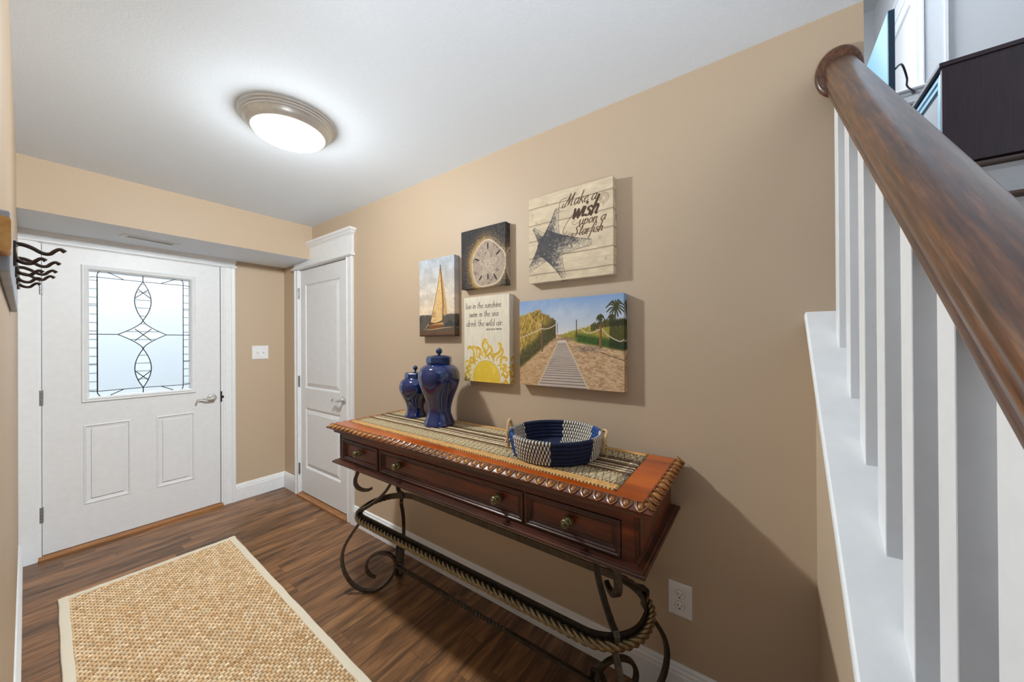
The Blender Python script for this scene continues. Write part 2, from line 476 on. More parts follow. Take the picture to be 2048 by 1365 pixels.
# ------------------------------------------------------------------ doors
def lever(parent, cen, out, along, s=1.0):
    # out: unit vector away from the door ; along: unit vector the lever points to
    o = Vector(out); al = Vector(along); z = Vector((0, 0, 1)); c = Vector(cen)
    m = MB()
    M4 = Matrix((( *al, 0), (*z, 0), (*o, 0), (0, 0, 0, 1))).transposed(); M4.translation = c
    m.lathe([(.0, 0), (.033, 0), (.033, .004), (.029, .008), (.022, .011), (.014, .016), (.011, .022), (.011, .040), (.014, .046), (.013, .052), (0, .056)], M4, 32)
    pts = [(0, .002, .044), (.022, -.006, .046), (.045, -.004, .047), (.068, .006, .047), (.088, .006, .046), (.102, -.004, .045), (.106, -.016, .045), (.099, -.021, .046)]
    path = [c+al*a+z*b+o*d for a, b, d in catmull(pts, 5)]
    n = len(path); sc = [1.25-.55*min(1, i/(n*.7)) for i in range(n)]
    m.tube(path, .0085*s, 10, up=tuple(o), scale=sc)
    hd = m.build('lever_handle', 'satin_nickel', parent)
    return hd
def hinge(parent, cen, axis_x, w=.020, h=.1):
    m = MB(); c = Vector(cen)
    if axis_x == 'y':   # front door: faces -Y
        m.box((c.x-w/2, c.y-.004, c.z-h/2), (c.x+w/2, c.y, c.z+h/2)); B = (c.x-.001, c.y-.007)
    else:
        m.box((c.x-.004, c.y-w/2, c.z-h/2), (c.x, c.y+w/2, c.z+h/2)); B = (c.x-.007, c.y)
    for k in range(5):
        z0 = c.z-h/2+h*k/5
        M4 = Matrix.Translation((B[0], B[1], z0+.001))
        m.lathe([(.0055, 0), (.0055, h/5-.002)], M4, 12)
    m.build('hinge', 'hinge_steel', parent)

# front door slab
d1 = thing('door_1', (.518, DF, 0), None, None); S(d1)
GX0, GX1, GZ0, GZ1 = .2566, .7808, 1.0305, 1.911
gc = ((GX0+GX1)/2, (GZ0+GZ1)/2); gw = GX1-GX0; gh = GZ1-GZ0
DX0, DX1, DZ0, DZ1 = .0610, .9744, .030, 2.058
m = MB()
yf = DF-.002
holes = [(GX0-.012, GZ0-.012, GX1+.012, GZ1+.012)]
# face as a frame round the glass plus two panel hollows
px = [(.2290, .2900, .4530, .8400), (.5840, .2840, .8085, .8380)]
xs = sorted({DX0, DX1, GX0-.012, GX1+.012, *[q[0] for q in px], *[q[2] for q in px]})
zs = sorted({DZ0, DZ1, GZ0-.012, GZ1+.012, *[q[1] for q in px], *[q[3] for q in px]})
def inside(x, z):
    if GX0-.012 < x < GX1+.012 and GZ0-.012 < z < GZ1+.012: return True
    return any(q[0] < x < q[2] and q[1] < z < q[3] for q in px)
for i in range(len(xs)-1):
    for j in range(len(zs)-1):
        if not inside((xs[i]+xs[i+1])/2, (zs[j]+zs[j+1])/2):
            m.add([(xs[i], yf, zs[j]), (xs[i+1], yf, zs[j]), (xs[i+1], yf, zs[j+1]), (xs[i], yf, zs[j+1])], [(0, 1, 2, 3)])
for q in px:
    m.rings(((q[0]+q[2])/2, yf, (q[1]+q[3])/2), (1, 0, 0), (0, 0, 1), (0, -1, 0), q[2]-q[0], q[3]-q[1],
            [(0, 0), (.004, .003), (.010, .004), (.014, -.004), (.034, -.008), (.036, -.001), (.038, .001), (.046, .001)])
# edges and back
for a, b in (((DX0, DZ0), (DX1, DZ0)), ((DX1, DZ0), (DX1, DZ1)), ((DX1, DZ1), (DX0, DZ1)), ((DX0, DZ1), (DX0, DZ0))):
    m.add([(a[0], yf, a[1]), (b[0], yf, b[1]), (b[0], DF+.042, b[1]), (a[0], DF+.042, a[1])], [(0, 1, 2, 3)])
for (x0, z0, x1, z1) in ((DX0, DZ0, DX1, GZ0-.012), (DX0, GZ1+.012, DX1, DZ1), (DX0, GZ0-.012, GX0-.012, GZ1+.012), (GX1+.012, GZ0-.012, DX1, GZ1+.012)):
    m.add([(x0, DF+.042, z0), (x1, DF+.042, z0), (x1, DF+.042, z1), (x0, DF+.042, z1)], [(0, 1, 2, 3)])
m.build('door_panel', 'door_paint', d1)
m = MB()
m.rings((gc[0], yf, gc[1]), (1, 0, 0), (0, 0, 1), (0, -1, 0), gw+.072, gh+.072,
        [(0, 0), (.002, .009), (.008, .012), (.013, .009), (.018, .012), (.024, .014), (.030, .008), (.034, .003), (.036, -.008), (.036, -.044)], close_last=False)
m.build('glass_frame', 'white_trim', d1)
# dark gap round the slab
m = MB()
for a, b in (((D1A+.0085, DZ0), (DX0, DZ1)), ((DX1, DZ0), (D1B-.008, DZ1)), ((D1A+.006, DZ1), (D1B-.006, D1T-.012))):
    m.box((a[0], DF+.004, a[1]), (b[0], DF+.04, b[1]))
m.build('weather_strip', 'gasket', d1)

# leaded glass
GY = DF+.012
def inside_clear(x, z):
    # true where the glass is the clear bevelled kind (border, almonds, diamond)
    if x < .2937 or x > .7425 or z > 1.8715-(x-.2937)*.009 or z < 1.0645: return True
    cx = .5173
    for z0, z1 in ((1.5747, 1.8633), (1.0696, 1.3586)):
        if z0 < z < z1:
            t = (z-z0)/(z1-z0)*2-1
            if abs(x-cx) < .0435*(1-abs(t)**1.9): return True
    dz = abs(z-1.4666)/.108
    if dz < 1:
        hw = .1275*(1-dz)**1.55
        if abs(x-cx) < hw: return True
    return False
m = MB(); nx, nz = 96, 150
VX = np.linspace(GX0-.006, GX1+.006, nx+1); VZ = np.linspace(GZ0-.006, GZ1+.006, nz+1)
for k, yy in enumerate((GY, GY+.006)):
    vs = [(x, yy, z) for z in VZ for x in VX]
    o = len(m.v); m.v += vs
    for j in range(nz):
        for i in range(nx):
            cxx = (VX[i]+VX[i+1])/2; czz = (VZ[j]+VZ[j+1])/2
            q = [o+j*(nx+1)+i, o+j*(nx+1)+i+1, o+(j+1)*(nx+1)+i+1, o+(j+1)*(nx+1)+i]
            if k: q = q[::-1]
            m.f.append(tuple(q)); m.mi.append(0 if inside_clear(cxx, czz) else 1); m.sm.append(False)
me = bpy.data.meshes.new('glass_pane'); me.from_pydata(m.v, [], m.f)
me.materials.append(MT['clear_glass']); me.materials.append(MT['textured_glass'])
me.polygons.foreach_set('material_index', m.mi); me.update()
gp = bpy.data.objects.new('glass_pane', me); COL.objects.link(gp); gp.parent = d1; gp.matrix_parent_inverse = Matrix.Translation(-d1.location)
gp['label'] = 'leaded glass, clear at the border and ovals, rippled elsewhere'
m = MB()
def came(pts, r=.0028, smooth=False):
    P = catmull(pts, 6) if smooth else pts
    m.tube([(x, GY-.002, z) for x, z in P], r, 6, up=(0, 1, 0))
zt_l, zt_r = 1.8690, 1.8665
came([(.3056, GZ1), (.297, 1.900), (.2937, 1.885), (.2937, 1.8700)], .0028, True)
came([(.2937, 1.872), (.2937, 1.062)], .0034)
came([(.7302, GZ1), (.739, 1.900), (.7430, 1.885), (.7430, 1.868)], .0028, True)
came([(.7430, 1.870), (.7418, 1.062)], .0026)
came([(.2935, 1.066), (.2945, 1.050), (.300, 1.038), (.306, GZ0)], .0028, True)
came([(.7418, 1.066), (.740, 1.050), (.737, 1.038), (.732, GZ0)], .0028, True)
came([(GX0, 1.864), (.275, 1.8685), (.2937, 1.8700), (.5183, 1.8665), (.7432, 1.8672), (.762, 1.8675), (GX1, 1.863)], .0025, True)
came([(GX0, 1.069), (.275, 1.0655), (.2930, 1.0640), (.5164, 1.0672), (.7411, 1.0640), (.762, 1.067), (GX1, 1.071)], .0025, True)
came([(.5175, GZ1), (.5175, 1.8640)]); came([(.5170, 1.069), (.5170, GZ0)])
for z0, z1 in ((1.5747, 1.8650), (1.0680, 1.3586)):
    for sgn in (-1, 1):
        came([(.5173+sgn*.0435*(1-abs(t)**1.9), (z0+z1)/2+t*(z1-z0)/2) for t in np.linspace(-1, 1, 17)])
for sx in (-1, 1):
    for sz in (-1, 1):
        came([(.5173+sx*.1275*(1-t)**1.55, 1.4666+sz*.108*t) for t in np.linspace(0, 1, 12)])
came([(GX0, 1.4666), (.3898, 1.4666)]); came([(.6448, 1.4666), (GX1, 1.4666)])
for z in (1.6778, 1.2575):
    came([(GX0, z), (.2937, z)], .0020); came([(.7425, z), (GX1, z)], .0020)
came([(.4748, 1.5095), (.5620, 1.4210)]); came([(.5620, 1.5110), (.4748, 1.4210)])
came([(.4930, 1.8065), (.5596, 1.7420)]); came([(.5440, 1.8075), (.4766, 1.7400)])
came([(.4762, 1.1940), (.5430, 1.1230)]); came([(.5592, 1.1920), (.4910, 1.1230)])
came([(.3438, GZ1), (.4204, 1.8685)]); came([(.6162, 1.8680), (.6978, GZ1)])
came([(.3534, GZ0), (.4187, 1.0655)]); came([(.6142, 1.0655), (.6827, GZ0)])
m.build('lead_came', 'black_came', d1)
lever(d1, (.9180, DF-.002, .937), (0, -1, 0), (-1, 0, 0), .9)
for z in (1.768, 1.050, .294): hinge(d1, (D1A+.006, DF-.004, z), 'y')
m = MB(); m.box((D1B-.012, DF-.0135, .895), (D1B-.001, DF-.010, .985))
m.lathe([(.0, 0), (.013, 0), (.011, .004), (0, .005)], Matrix.Translation((D1B+.001, DF-.013, .937)) @ Matrix.Rotation(math.pi/2, 4, 'X'), 16)
m.build('strike_plate', 'slot_dark', d1)

# narrow two-panel door in the right wall
d2 = thing('door_2', (W, 3.06, 0), None, None); S(d2)
xf = W+.006
Y0, Y1, Z0, Z1 = D2A+.006, D2B-.004, .036, D2T-.012
py = [(2.770, .986, 3.375, 1.930), (2.770, .262, 3.375, .812)]
m = MB()
ys = sorted({Y0, Y1, 2.770, 3.375}); zs = sorted({Z0, Z1, .986, 1.930, .262, .812})
for i in range(len(ys)-1):
    for j in range(len(zs)-1):
        cy, cz = (ys[i]+ys[i+1])/2, (zs[j]+zs[j+1])/2
        if not any(q[0] < cy < q[2] and q[1] < cz < q[3] for q in py):
            m.add([(xf, ys[i], zs[j]), (xf, ys[i+1], zs[j]), (xf, ys[i+1], zs[j+1]), (xf, ys[i], zs[j+1])], [(0, 1, 2, 3)])
for q in py:
    m.rings((xf, (q[0]+q[2])/2, (q[1]+q[3])/2), (0, 1, 0), (0, 0, 1), (-1, 0, 0), q[2]-q[0], q[3]-q[1],
            [(0, 0), (.008, -.003), (.014, -.010), (.020, -.010), (.046, -.002), (.050, 0), (.06, 0)])
for a, b in (((Y0, Z0), (Y1, Z0)), ((Y1, Z0), (Y1, Z1)), ((Y1, Z1), (Y0, Z1)), ((Y0, Z1), (Y0, Z0))):
    m.add([(xf, a[0], a[1]), (xf, b[0], b[1]), (xf+.04, b[0], b[1]), (xf+.04, a[0], a[1])], [(0, 1, 2, 3)])
m.add([(xf+.04, Y0, Z0), (xf+.04, Y1, Z0), (xf+.04, Y1, Z1), (xf+.04, Y0, Z1)], [(0, 1, 2, 3)])
m.build('door_panel', 'door_paint', d2)
lever(d2, (xf, 2.712, .940), (-1, 0, 0), (0, 1, 0))
for z in (1.852, 1.046, .246): hinge(d2, (W-.004, D2B+.002, z), 'x')

# ------------------------------------------------------------------ wall fittings
t = thing('light_switch', (1.2715, DF, 1.3115), 'white double light switch plate on the tan wall beside the front door', 'light switch')
m = MB(); m.rings((1.2715, DF, 1.3115), (1, 0, 0), (0, 0, 1), (0, -1, 0), .130, .125, [(0, 0), (0, .003), (.003, .006), (.01, .0065)]); m.build('switch_plate', 'plastic_white', t)
for dx in (-.023, .023):
    m = MB(); m.box((1.2715+dx-.005, DF-.016, 1.3115-.004), (1.2715+dx+.005, DF-.006, 1.3115+.012))
    m.add([(1.2715+dx-.008, DF-.0068, 1.298), (1.2715+dx+.008, DF-.0068, 1.298), (1.2715+dx+.008, DF-.0068, 1.325), (1.2715+dx-.008, DF-.0068, 1.325)], [(0, 1, 2, 3)])
    m.build('toggle', 'plastic_white', t, bevel=.001)
    for dz in (-.034, .034):
        m = MB(); m.lathe([(.0032, 0), (.0026, .0012), (0, .0014)], Matrix.Translation((1.2715+dx, DF-.0062, 1.3115+dz)) @ Matrix.Rotation(math.pi/2, 4, 'X'), 10); m.build('screw', 'plastic_white', t)

oy, oz = .2630, .3945
t = thing('wall_outlet', (W, oy, oz), 'white duplex outlet plate low on the tan wall right of the console table', 'outlet')
m = MB(); m.rings((W, oy, oz), (0, 1, 0), (0, 0, 1), (-1, 0, 0), .084, .128, [(0, 0), (0, .003), (.004, .006), (.012, .0066)]); m.build('outlet_plate', 'plastic_white', t)
for dz in (.0215, -.0215):
    m = MB()
    M4 = Matrix.Translation((W-.006, oy, oz+dz)) @ Matrix.Rotation(-math.pi/2, 4, 'Y')
    m.lathe([(.0175, 0), (.0175, .0018), (.0165, .0024), (.0, .0025)], M4, 28, ry=1.0)
    r = m.build('receptacle', 'plastic_white', t)
    m = MB(); m.lathe([(.0182, 0), (.0182, .0010)], M4, 28)
    for dy, hh in ((.0065, .0042), (-.0065, .0034)):
        m.box((W-.0092, oy+dy-.001, oz+dz+.003-hh), (W-.0084, oy+dy+.001, oz+dz+.003+hh))
    m.lathe([(.0026, 0), (.0026, .0006), (0, .0007)], Matrix.Translation((W-.0086, oy, oz+dz-.0095)) @ Matrix.Rotation(-math.pi/2, 4, 'Y'), 10)
    m.build('slots', 'slot_dark', r if False else t)

# air register in the bulkhead's underside
t = thing('air_vent', (.512, 3.490, CS), 'white slotted air vent in the bulkhead underside above the front door', 'air vent')
va = Vector((.3720, 3.4690, CS)); vb = Vector((.6560, 3.5080, CS)); vc = (va+vb)/2
vax = (vb-va).normalized(); vay = Vector((-vax.y, vax.x, 0))
vl = (vb-va).length; vw = .088
def vp(a, b, z): p = vc+vax*a+vay*b; return (p.x, p.y, CS-z)
m = MB()
q = [vp(-vl/2, -vw/2, .006), vp(vl/2, -vw/2, .006), vp(vl/2, vw/2, .006), vp(-vl/2, vw/2, .006)]
m.hexa(q+[vp(-vl/2, -vw/2, 0), vp(vl/2, -vw/2, 0), vp(vl/2, vw/2, 0), vp(-vl/2, vw/2, 0)])
m.build('vent_plate', 'white_trim', t)
m = MB(); md = MB()
for k in range(34):
    a = -vl/2+.030+k*(vl-.060)/33
    for lo, hi in ((-.026, -.002), (.004, .026)):
        tgt = md
        p0 = [vp(a-.0016, lo, .0068), vp(a+.0016, lo, .0068), vp(a+.0016, hi, .0068), vp(a-.0016, hi, .0068)]
        tgt.hexa(p0+[vp(a-.0016, lo, .0058), vp(a+.0016, lo, .0058), vp(a+.0016, hi, .0058), vp(a-.0016, hi, .0058)])
s_ = md.build('vent_slots', 'slot_dark', t)
for e in (-1, 1):
    m = MB(); p = vp(e*(vl/2-.014), 0, 0)
    m.lathe([(0, -.0075), (.004, -.007), (.004, -.005)], Matrix.Translation((p[0], p[1], CS)), 10); m.build('screw', 'hinge_steel', t)

# ------------------------------------------------------------------ ceiling lamp
LX, LY = .711, 1.768
t = thing('ceiling_lamp', (LX, LY, C), 'round flush ceiling lamp with stepped satin nickel ring, switched on', 'ceiling lamp')
m = MB()
m.lathe([(.192, 0), (.194, -.004), (.192, -.010), (.184, -.013), (.183, -.018), (.177, -.021), (.176, -.026), (.171, -.030), (.166, -.040), (.158, -.050), (.150, -.056), (.146, -.058), (.144, -.050), (.140, -.030), (.13, -.01), (.0, -.01)], Matrix.Translation((LX, LY, C)), 72)
m.build('lamp_ring', 'satin_nickel', t)
m = MB()
m.lathe([(.145, -.050), (.144, -.060), (.136, -.070), (.118, -.080), (.09, -.088), (.05, -.093), (0, -.095)], Matrix.Translation((LX, LY, C)), 64)
m.build('lamp_diffuser', 'lamp_diffuser', t)
# the lamp's own light: gentle falloff, as an evenly exposed interior photograph records it
pd = bpy.data.lights.new('lamp_bulb', 'POINT'); pd.energy = 1.0; pd.shadow_soft_size = .05; pd.color = BULB_COLOR
pd.use_nodes = True
_n = pd.node_tree.nodes; _l = pd.node_tree.links
_em = _n['Emission'] if 'Emission' in _n else _n.new('ShaderNodeEmission')
_lf = _n.new('ShaderNodeLightFalloff'); _lf.inputs['Strength'].default_value = 1.0
_m1 = _n.new('ShaderNodeMath'); _m1.operation = 'MULTIPLY'; _m1.inputs[1].default_value = BULB_CONST
_m2 = _n.new('ShaderNodeMath'); _m2.operation = 'MULTIPLY_ADD'; _m2.inputs[1].default_value = BULB_LINEAR
_l.new(_lf.outputs['Constant'], _m1.inputs[0]); _l.new(_lf.outputs['Linear'], _m2.inputs[0]); _l.new(_m1.outputs[0], _m2.inputs[2])
_l.new(_m2.outputs[0], _em.inputs['Strength'])
pl_ = bpy.data.objects.new('lamp_bulb', pd); COL.objects.link(pl_); pl_.location = (LX, LY, C-.176)

# ================================================================== CONSOLE TABLE
TX0, TX1, TY0, TY1 = .963, 1.4625, .239, 1.957   # outer tip of the top
ZT = .950; ZTIP = .933
t = thing('console_table', (1.218, 1.095, 0), 'dark carved wood console table with three drawers on scrolled iron legs', 'console table')
table = t
tcx, tcy = (TX0+TX1)/2, (TY0+TY1)/2; tw, th = TX1-TX0, TY1-TY0
m = MB()
m.rings((tcx, tcy, 0), (1, 0, 0), (0, 1, 0), (0, 0, 1), tw, th, [(.034, ZT-.006), (.030, ZT-.001), (.033, ZT)], close_last=True)
m.build('tabletop', 'console_top_wood', t)
m = MB()
m.rings((tcx, tcy, 0), (1, 0, 0), (0, 1, 0), (0, 0, 1), tw, th,
        [(.030, ZT-.001), (.026, ZT-.002), (.016, ZT-.007), (.005, ZTIP+.002), (.001, ZTIP), (.001, ZTIP-.005), (.006, ZTIP-.008), (.026, ZTIP-.012), (.030, ZTIP-.030)], close_last=False)
m.build('top_edge', 'console_wood', t)
# carved egg and dart band on the sloping edge
m = MB()
def carve(p0, p1, out):
    p0 = Vector(p0); p1 = Vector(p1); d = (p1-p0); Ln = d.length; d.normalize(); out = Vector(out)
    nrm = (Vector((0, 0, 1))*.86+out*.50).normalized(); dn = (out*.86-Vector((0, 0, 1))*.50).normalized()
    n = int(round(Ln/.0405)); st = Ln/n
    for k in range(n):
        c = p0+d*(st*(k+.5))
        # egg
        vs = []; fs = []; A, B = 10, 5
        for j in range(B+1):
            ph = math.pi/2*j/B
            for i in range(A):
                th_ = 2*math.pi*i/A
                u = math.cos(th_)*math.cos(ph)*.0092; v = math.sin(th_)*math.cos(ph)*(.0125 if math.sin(th_) > 0 else .0120)
                vs.append(c+d*u+dn*(v-.001)+nrm*(math.sin(ph)*.0065-.001))
        for j in range(B):
            for i in range(A):
                fs.append((j*A+i, j*A+(i+1) % A, (j+1)*A+(i+1) % A, (j+1)*A+i))
        m.add(vs, fs, True)
        # double V ribs
        for w0, rr in ((.0140, .0014), (.0180, .0013)):
            path = [c+d*(w0*x)+dn*y+nrm*.0015 for x, y in ((-1.02, -.0165), (-.96, -.006), (-.66, .006), (0, .0165), (.66, .006), (.96, -.006), (1.02, -.0165))]
            path = [Vector(q) for q in catmull(path, 2)]
            m.tube(path, rr, 5, up=tuple(nrm))
E1 = .014
zc = ZT-.0085
carve((TX0+E1, TY0+.012, zc), (TX0+E1, TY1-.012, zc), (-1, 0, 0))
carve((TX0+.012, TY0+E1, zc), (TX1-.004, TY0+E1, zc), (0, -1, 0))
carve((TX0+.012, TY1-E1, zc), (TX1-.004, TY1-E1, zc), (0, 1, 0))
m.build('carved_band', 'console_carving', t)

BX0, BX1, BY0, BY1 = .995, 1.4380, .287, 1.868
m = MB()
FR = [(BY0, BX0)]
# body with drawer openings on the front face
dr = [(1.5120, 1.8330), (.6670, 1.4970), (.3310, .6610)]
DZA, DZB = .7715, .8815
ys = sorted({BY0, BY1, *[q for d in dr for q in d]})
zs = [.742, DZA, DZB, .910]
for i in range(len(ys)-1):
    for j in range(3):
        cy = (ys[i]+ys[i+1])/2
        if j == 1 and any(a < cy < b for a, b in dr): continue
        m.add([(BX0, ys[i], zs[j]), (BX0, ys[i+1], zs[j]), (BX0, ys[i+1], zs[j+1]), (BX0, ys[i], zs[j+1])], [(0, 1, 2, 3)])
for a, b in dr:
    m.rings((BX0, (a+b)/2, (DZA+DZB)/2), (0, 1, 0), (0, 0, 1), (-1, 0, 0), b-a, DZB-DZA, [(0, 0), (0, -.02)], close_last=True)
m.box((BX0+.021, BY0+.0, .742), (BX1, BY1, .910))
m.add([(BX0, BY0, .742), (BX0+.021, BY0, .742), (BX0+.021, BY0, .910), (BX0, BY0, .910)], [(0, 1, 2, 3)])
m.add([(BX0, BY1, .742), (BX0+.021, BY1, .742), (BX0+.021, BY1, .910), (BX0, BY1, .910)], [(0, 1, 2, 3)])
m.build('apron', 'console_wood', t)
# corner beads + side frame strips
m = MB()
for yy, s in ((BY0, -1), (BY1, 1)):
    for q in (BX0+.004, BX0+.022):
        m = MB(); m.tube([(q, yy+s*.0005, .782), (q, yy+s*.0005, .897)], .0035, 8, up=(0, 1, 0)); m.build('corner_bead', 'console_dark', t)
    m = MB(); m.tube([(BX0-.0005, yy-s*.007, .782), (BX0-.0005, yy-s*.007, .897)], .003, 8, up=(1, 0, 0)); m.build('corner_bead', 'console_dark', t)
# base moulding
m = MB()
mcx, mcy = (BX0+BX1)/2, (BY0+BY1)/2
m.rings((mcx, mcy, 0), (1, 0, 0), (0, 1, 0), (0, 0, 1), BX1-BX0, BY1-BY0,
        [(0, .7700), (-.0025, .7690), (-.0030, .7660), (-.010, .7645), (-.018, .7635), (-.020, .7600), (-.026, .7590), (-.0285, .7560), (-.0290, .7520), (-.027, .7480), (-.020, .7450), (-.016, .7410), (.01, .7385)], close_last=True)
m.build('base_moulding', 'console_dark', t)
for a, b in dr:
    m = MB()
    steps = [(.0015, -.012), (.0015, .004), (.004, .0065), (.008, .0065), (.0105, .003), (.0135, .003), (.016, .0045), (.019, .001), (.0235, -.006), (.026, -.0075), (.029, -.0075)]
    m.rings((BX0, (a+b)/2, (DZA+DZB)/2), (0, 1, 0), (0, 0, 1), (-1, 0, 0), b-a, DZB-DZA, steps, close_last=False)
    dw = m.build('drawer', 'console_dark', t)
    m = MB()
    m.rings((BX0, (a+b)/2, (DZA+DZB)/2), (0, 1, 0), (0, 0, 1), (-1, 0, 0), b-a-.058, DZB-DZA-.058, [(0, -.0075), (.002, -.0068)], close_last=True)
    pn = m.build('drawer_panel', 'console_wood', dw)
    kn = [(a+b)/2] if b-a < .5 else [a+.1085, b-.1445]
    for ky in kn:
        M4 = Matrix.Translation((BX0-.0070, ky, (DZA+DZB)/2+.006)) @ Matrix.Rotation(-math.pi/2, 4, 'Y')
        m = MB()
        m.lathe([(.017, -.004), (.017, .001), (.0155, .003), (.012, .0035), (.010, .006), (.006, .008), (.0055, .016), (.009, .019), (.0135, .021), (.0150, .0245), (.0140, .027), (.0115, .0285), (.0105, .0275), (.0080, .0285), (.0065, .0305), (.0035, .0315), (.003, .0335), (0, .034)], M4, 32)
        for k in range(12):
            a_ = 2*math.pi*k/12
            MM = M4 @ Matrix.Translation((.0140*math.cos(a_), .0140*math.sin(a_), .0028))
            m.lathe([(.0030, 0), (.0022, .0020), (0, .003)], MM, 8)
        kb = m.build('knob', 'antique_brass', dw)

# iron legs -------------------------------------------------------
LEG = [(-.150, .742), (-.142, .70), (-.130, .64), (-.108, .590), (-.075, .545), (-.030, .505), (.020, .475), (.052, .464), (.062, .458), (.062, .420), (.050, .408), (.052, .396),
       (.066, .376), (.104, .320), (.132, .270), (.145, .218), (.142, .165), (.124, .110), (.092, .060), (.050, .025), (0, .0105), (-.050, .018), (-.098, .052), (-.130, .098), (-.139, .145),
       (-.124, .185), (-.088, .211), (-.042, .215), (-.002, .196), (.017, .160), (.014, .122), (-.008, .094), (-.032, .084)]
CURL = [(.052, .742), (.058, .700), (.062, .672), (.073, .640), (.073, .612), (.060, .590), (.036, .576), (.008, .573), (-.014, .582)]
k2 = 2**-.5
LC = [(1.117, 1.786, -1, 1), (1.319, 1.786, 1, 1), (1.135, .424, -1, -1), (1.319, .404, 1, -1)]
LEGS = []
for cx, cy, sx, sy in LC:
    m = MB()
    def P3(r, z): return Vector((cx+sx*k2*r, cy+sy*k2*r, z))
    up = (sy*k2, -sx*k2, 0)
    a = catmull(LEG[:8], 5)+[LEG[8], LEG[9]]+catmull(LEG[10:], 5)
    bar = rnd_rect(.0205, .0150, .002, 2)
    bar = [(q[1], q[0]) for q in bar]
    n = len(a); sc = [1.0]*n
    for i in range(n-10, n): sc[i] = 1.0-.25*(i-(n-10))/10
    m.sweep([P3(*q) for q in a], bar, up=up, scale=sc, smooth=False)
    c_ = catmull(CURL, 6); n = len(c_)
    m.sweep([P3(*q) for q in c_], [(q[0]*(1.0), q[1]) for q in bar], up=up, scale=[1.15-.4*max(0, (i/n-.6))/.4 for i in range(n)], smooth=False)
    m.box((P3(-.14, 0).x-.02, P3(-.14, 0).y-.02, .7345), (P3(-.14, 0).x+.02, P3(-.14, 0).y+.02, .7385))
    LEGS.append(m.build('leg', 'iron', t))
# oval hoop: flat band with a twisted rope outside
def stadium(ex, ey, r, n=14, N=40):
    # ex: half width in x, ey: half length in y, rounded by r
    cx, cy = 1.2325, 1.1175; pts = []
    for ax_, ay_, a0 in ((cx-ex+r, cy-ey+r, 180), (cx+ex-r, cy-ey+r, 270), (cx+ex-r, cy+ey-r, 0), (cx-ex+r, cy+ey-r, 90)):
        for k in range(n+1):
            a = math.radians(a0+90*k/n); pts.append(Vector((ax_+r*math.cos(a), ay_+r*math.sin(a), 0)))
    # densify straight runs
    out = []
    for i, p in enumerate(pts):
        q = pts[(i+1) % len(pts)]; d = (q-p).length; s = max(1, int(d/.02))
        for j in range(s): out.append(p+(q-p)*(j/s))
    return out
HZ = .440
st = stadium(.1625, .7825, .150)
m = MB()
m.sweep([(p.x, p.y, HZ) for p in st], [(-.003, -.016), (.003, -.016), (.003, .016), (-.003, .016)], closed=True, smooth=False)
m.build('hoop_band', 'iron', t)
st = stadium(.1805, .8005, .166)
# resample evenly
acc = [0]
for i in range(len(st)): acc.append(acc[-1]+(st[(i+1) % len(st)]-st[i]).length)
tot = acc[-1]; NR = 760
def at_len(s):
    i = max(0, min(len(st)-1, int(np.searchsorted(acc, s, side='right'))-1)); f = (s-acc[i])/max(1e-9, acc[i+1]-acc[i])
    return st[i]+(st[(i+1) % len(st)]-st[i])*f
rp = [at_len(tot*i/NR) for i in range(NR)]
turns = round(tot/.084)
lobes = 3
prof = []
for k in range(24):
    a = 2*math.pi*k/24; r = .0092+.0068*abs(math.cos(a*lobes/2))**.8
    prof.append((r*math.cos(a), r*math.sin(a)))
m = MB()
m.sweep([(p.x, p.y, HZ-.012) for p in rp], prof, closed=True, smooth=True, twist=[-2*math.pi*turns*i/NR for i in range(NR)])
m.build('hoop_rope', 'bronze_rope', t)
# low stretcher, twisted in the middle
m = MB()
sq = [(-.0075, -.0075), (.0075, -.0075), (.0075, .0075), (-.0075, .0075)]
ya, yb = 1.700, .490; N = 240; pts = []; tw_ = []
for i in range(N+1):
    y = ya+(yb-ya)*i/N; pts.append((1.218, y, .135))
    f = (y-.915)/(1.275-.915); f = min(1, max(0, f)); tw_.append(2*math.pi*4.5*f)
m.sweep(pts, sq, smooth=False, twist=tw_)
m.build('stretcher', 'iron', t)

# ================================================================== painted sheets
def vnoise(ny, nx, fy, fx, seed):
    r = np.random.RandomState(seed); g = r.rand(int(fy)+2, int(fx)+2)
    y = np.linspace(0, fy, ny, endpoint=False); x = np.linspace(0, fx, nx, endpoint=False)
    yi = y.astype(int); xi = x.astype(int); ty = y-yi; tx = x-xi
    ty = ty*ty*(3-2*ty); tx = tx*tx*(3-2*tx)
    a = g[yi][:, xi]; b = g[yi][:, xi+1]; c = g[yi+1][:, xi]; d = g[yi+1][:, xi+1]
    return (a*(1-tx)+b*tx)*(1-ty[:, None])+(c*(1-tx)+d*tx)*ty[:, None]
def fbm(ny, nx, fy, fx, seed, o=4):
    s = 0; w = 1; tot_ = 0
    for k in range(o):
        s = s+w*vnoise(ny, nx, fy*2**k, fx*2**k, seed+k*13); tot_ += w; w *= .55
    return s/tot_
def blend(img, mask, col):
    mask = np.clip(mask, 0, 1)[..., None]; return img*(1-mask)+np.asarray(col, float)*mask
def grid(ny, nx, asp):   # x: 0..asp (left to right), y: 0..1 (bottom to top)
    return np.meshgrid(np.linspace(0, asp, nx), np.linspace(0, 1, ny))
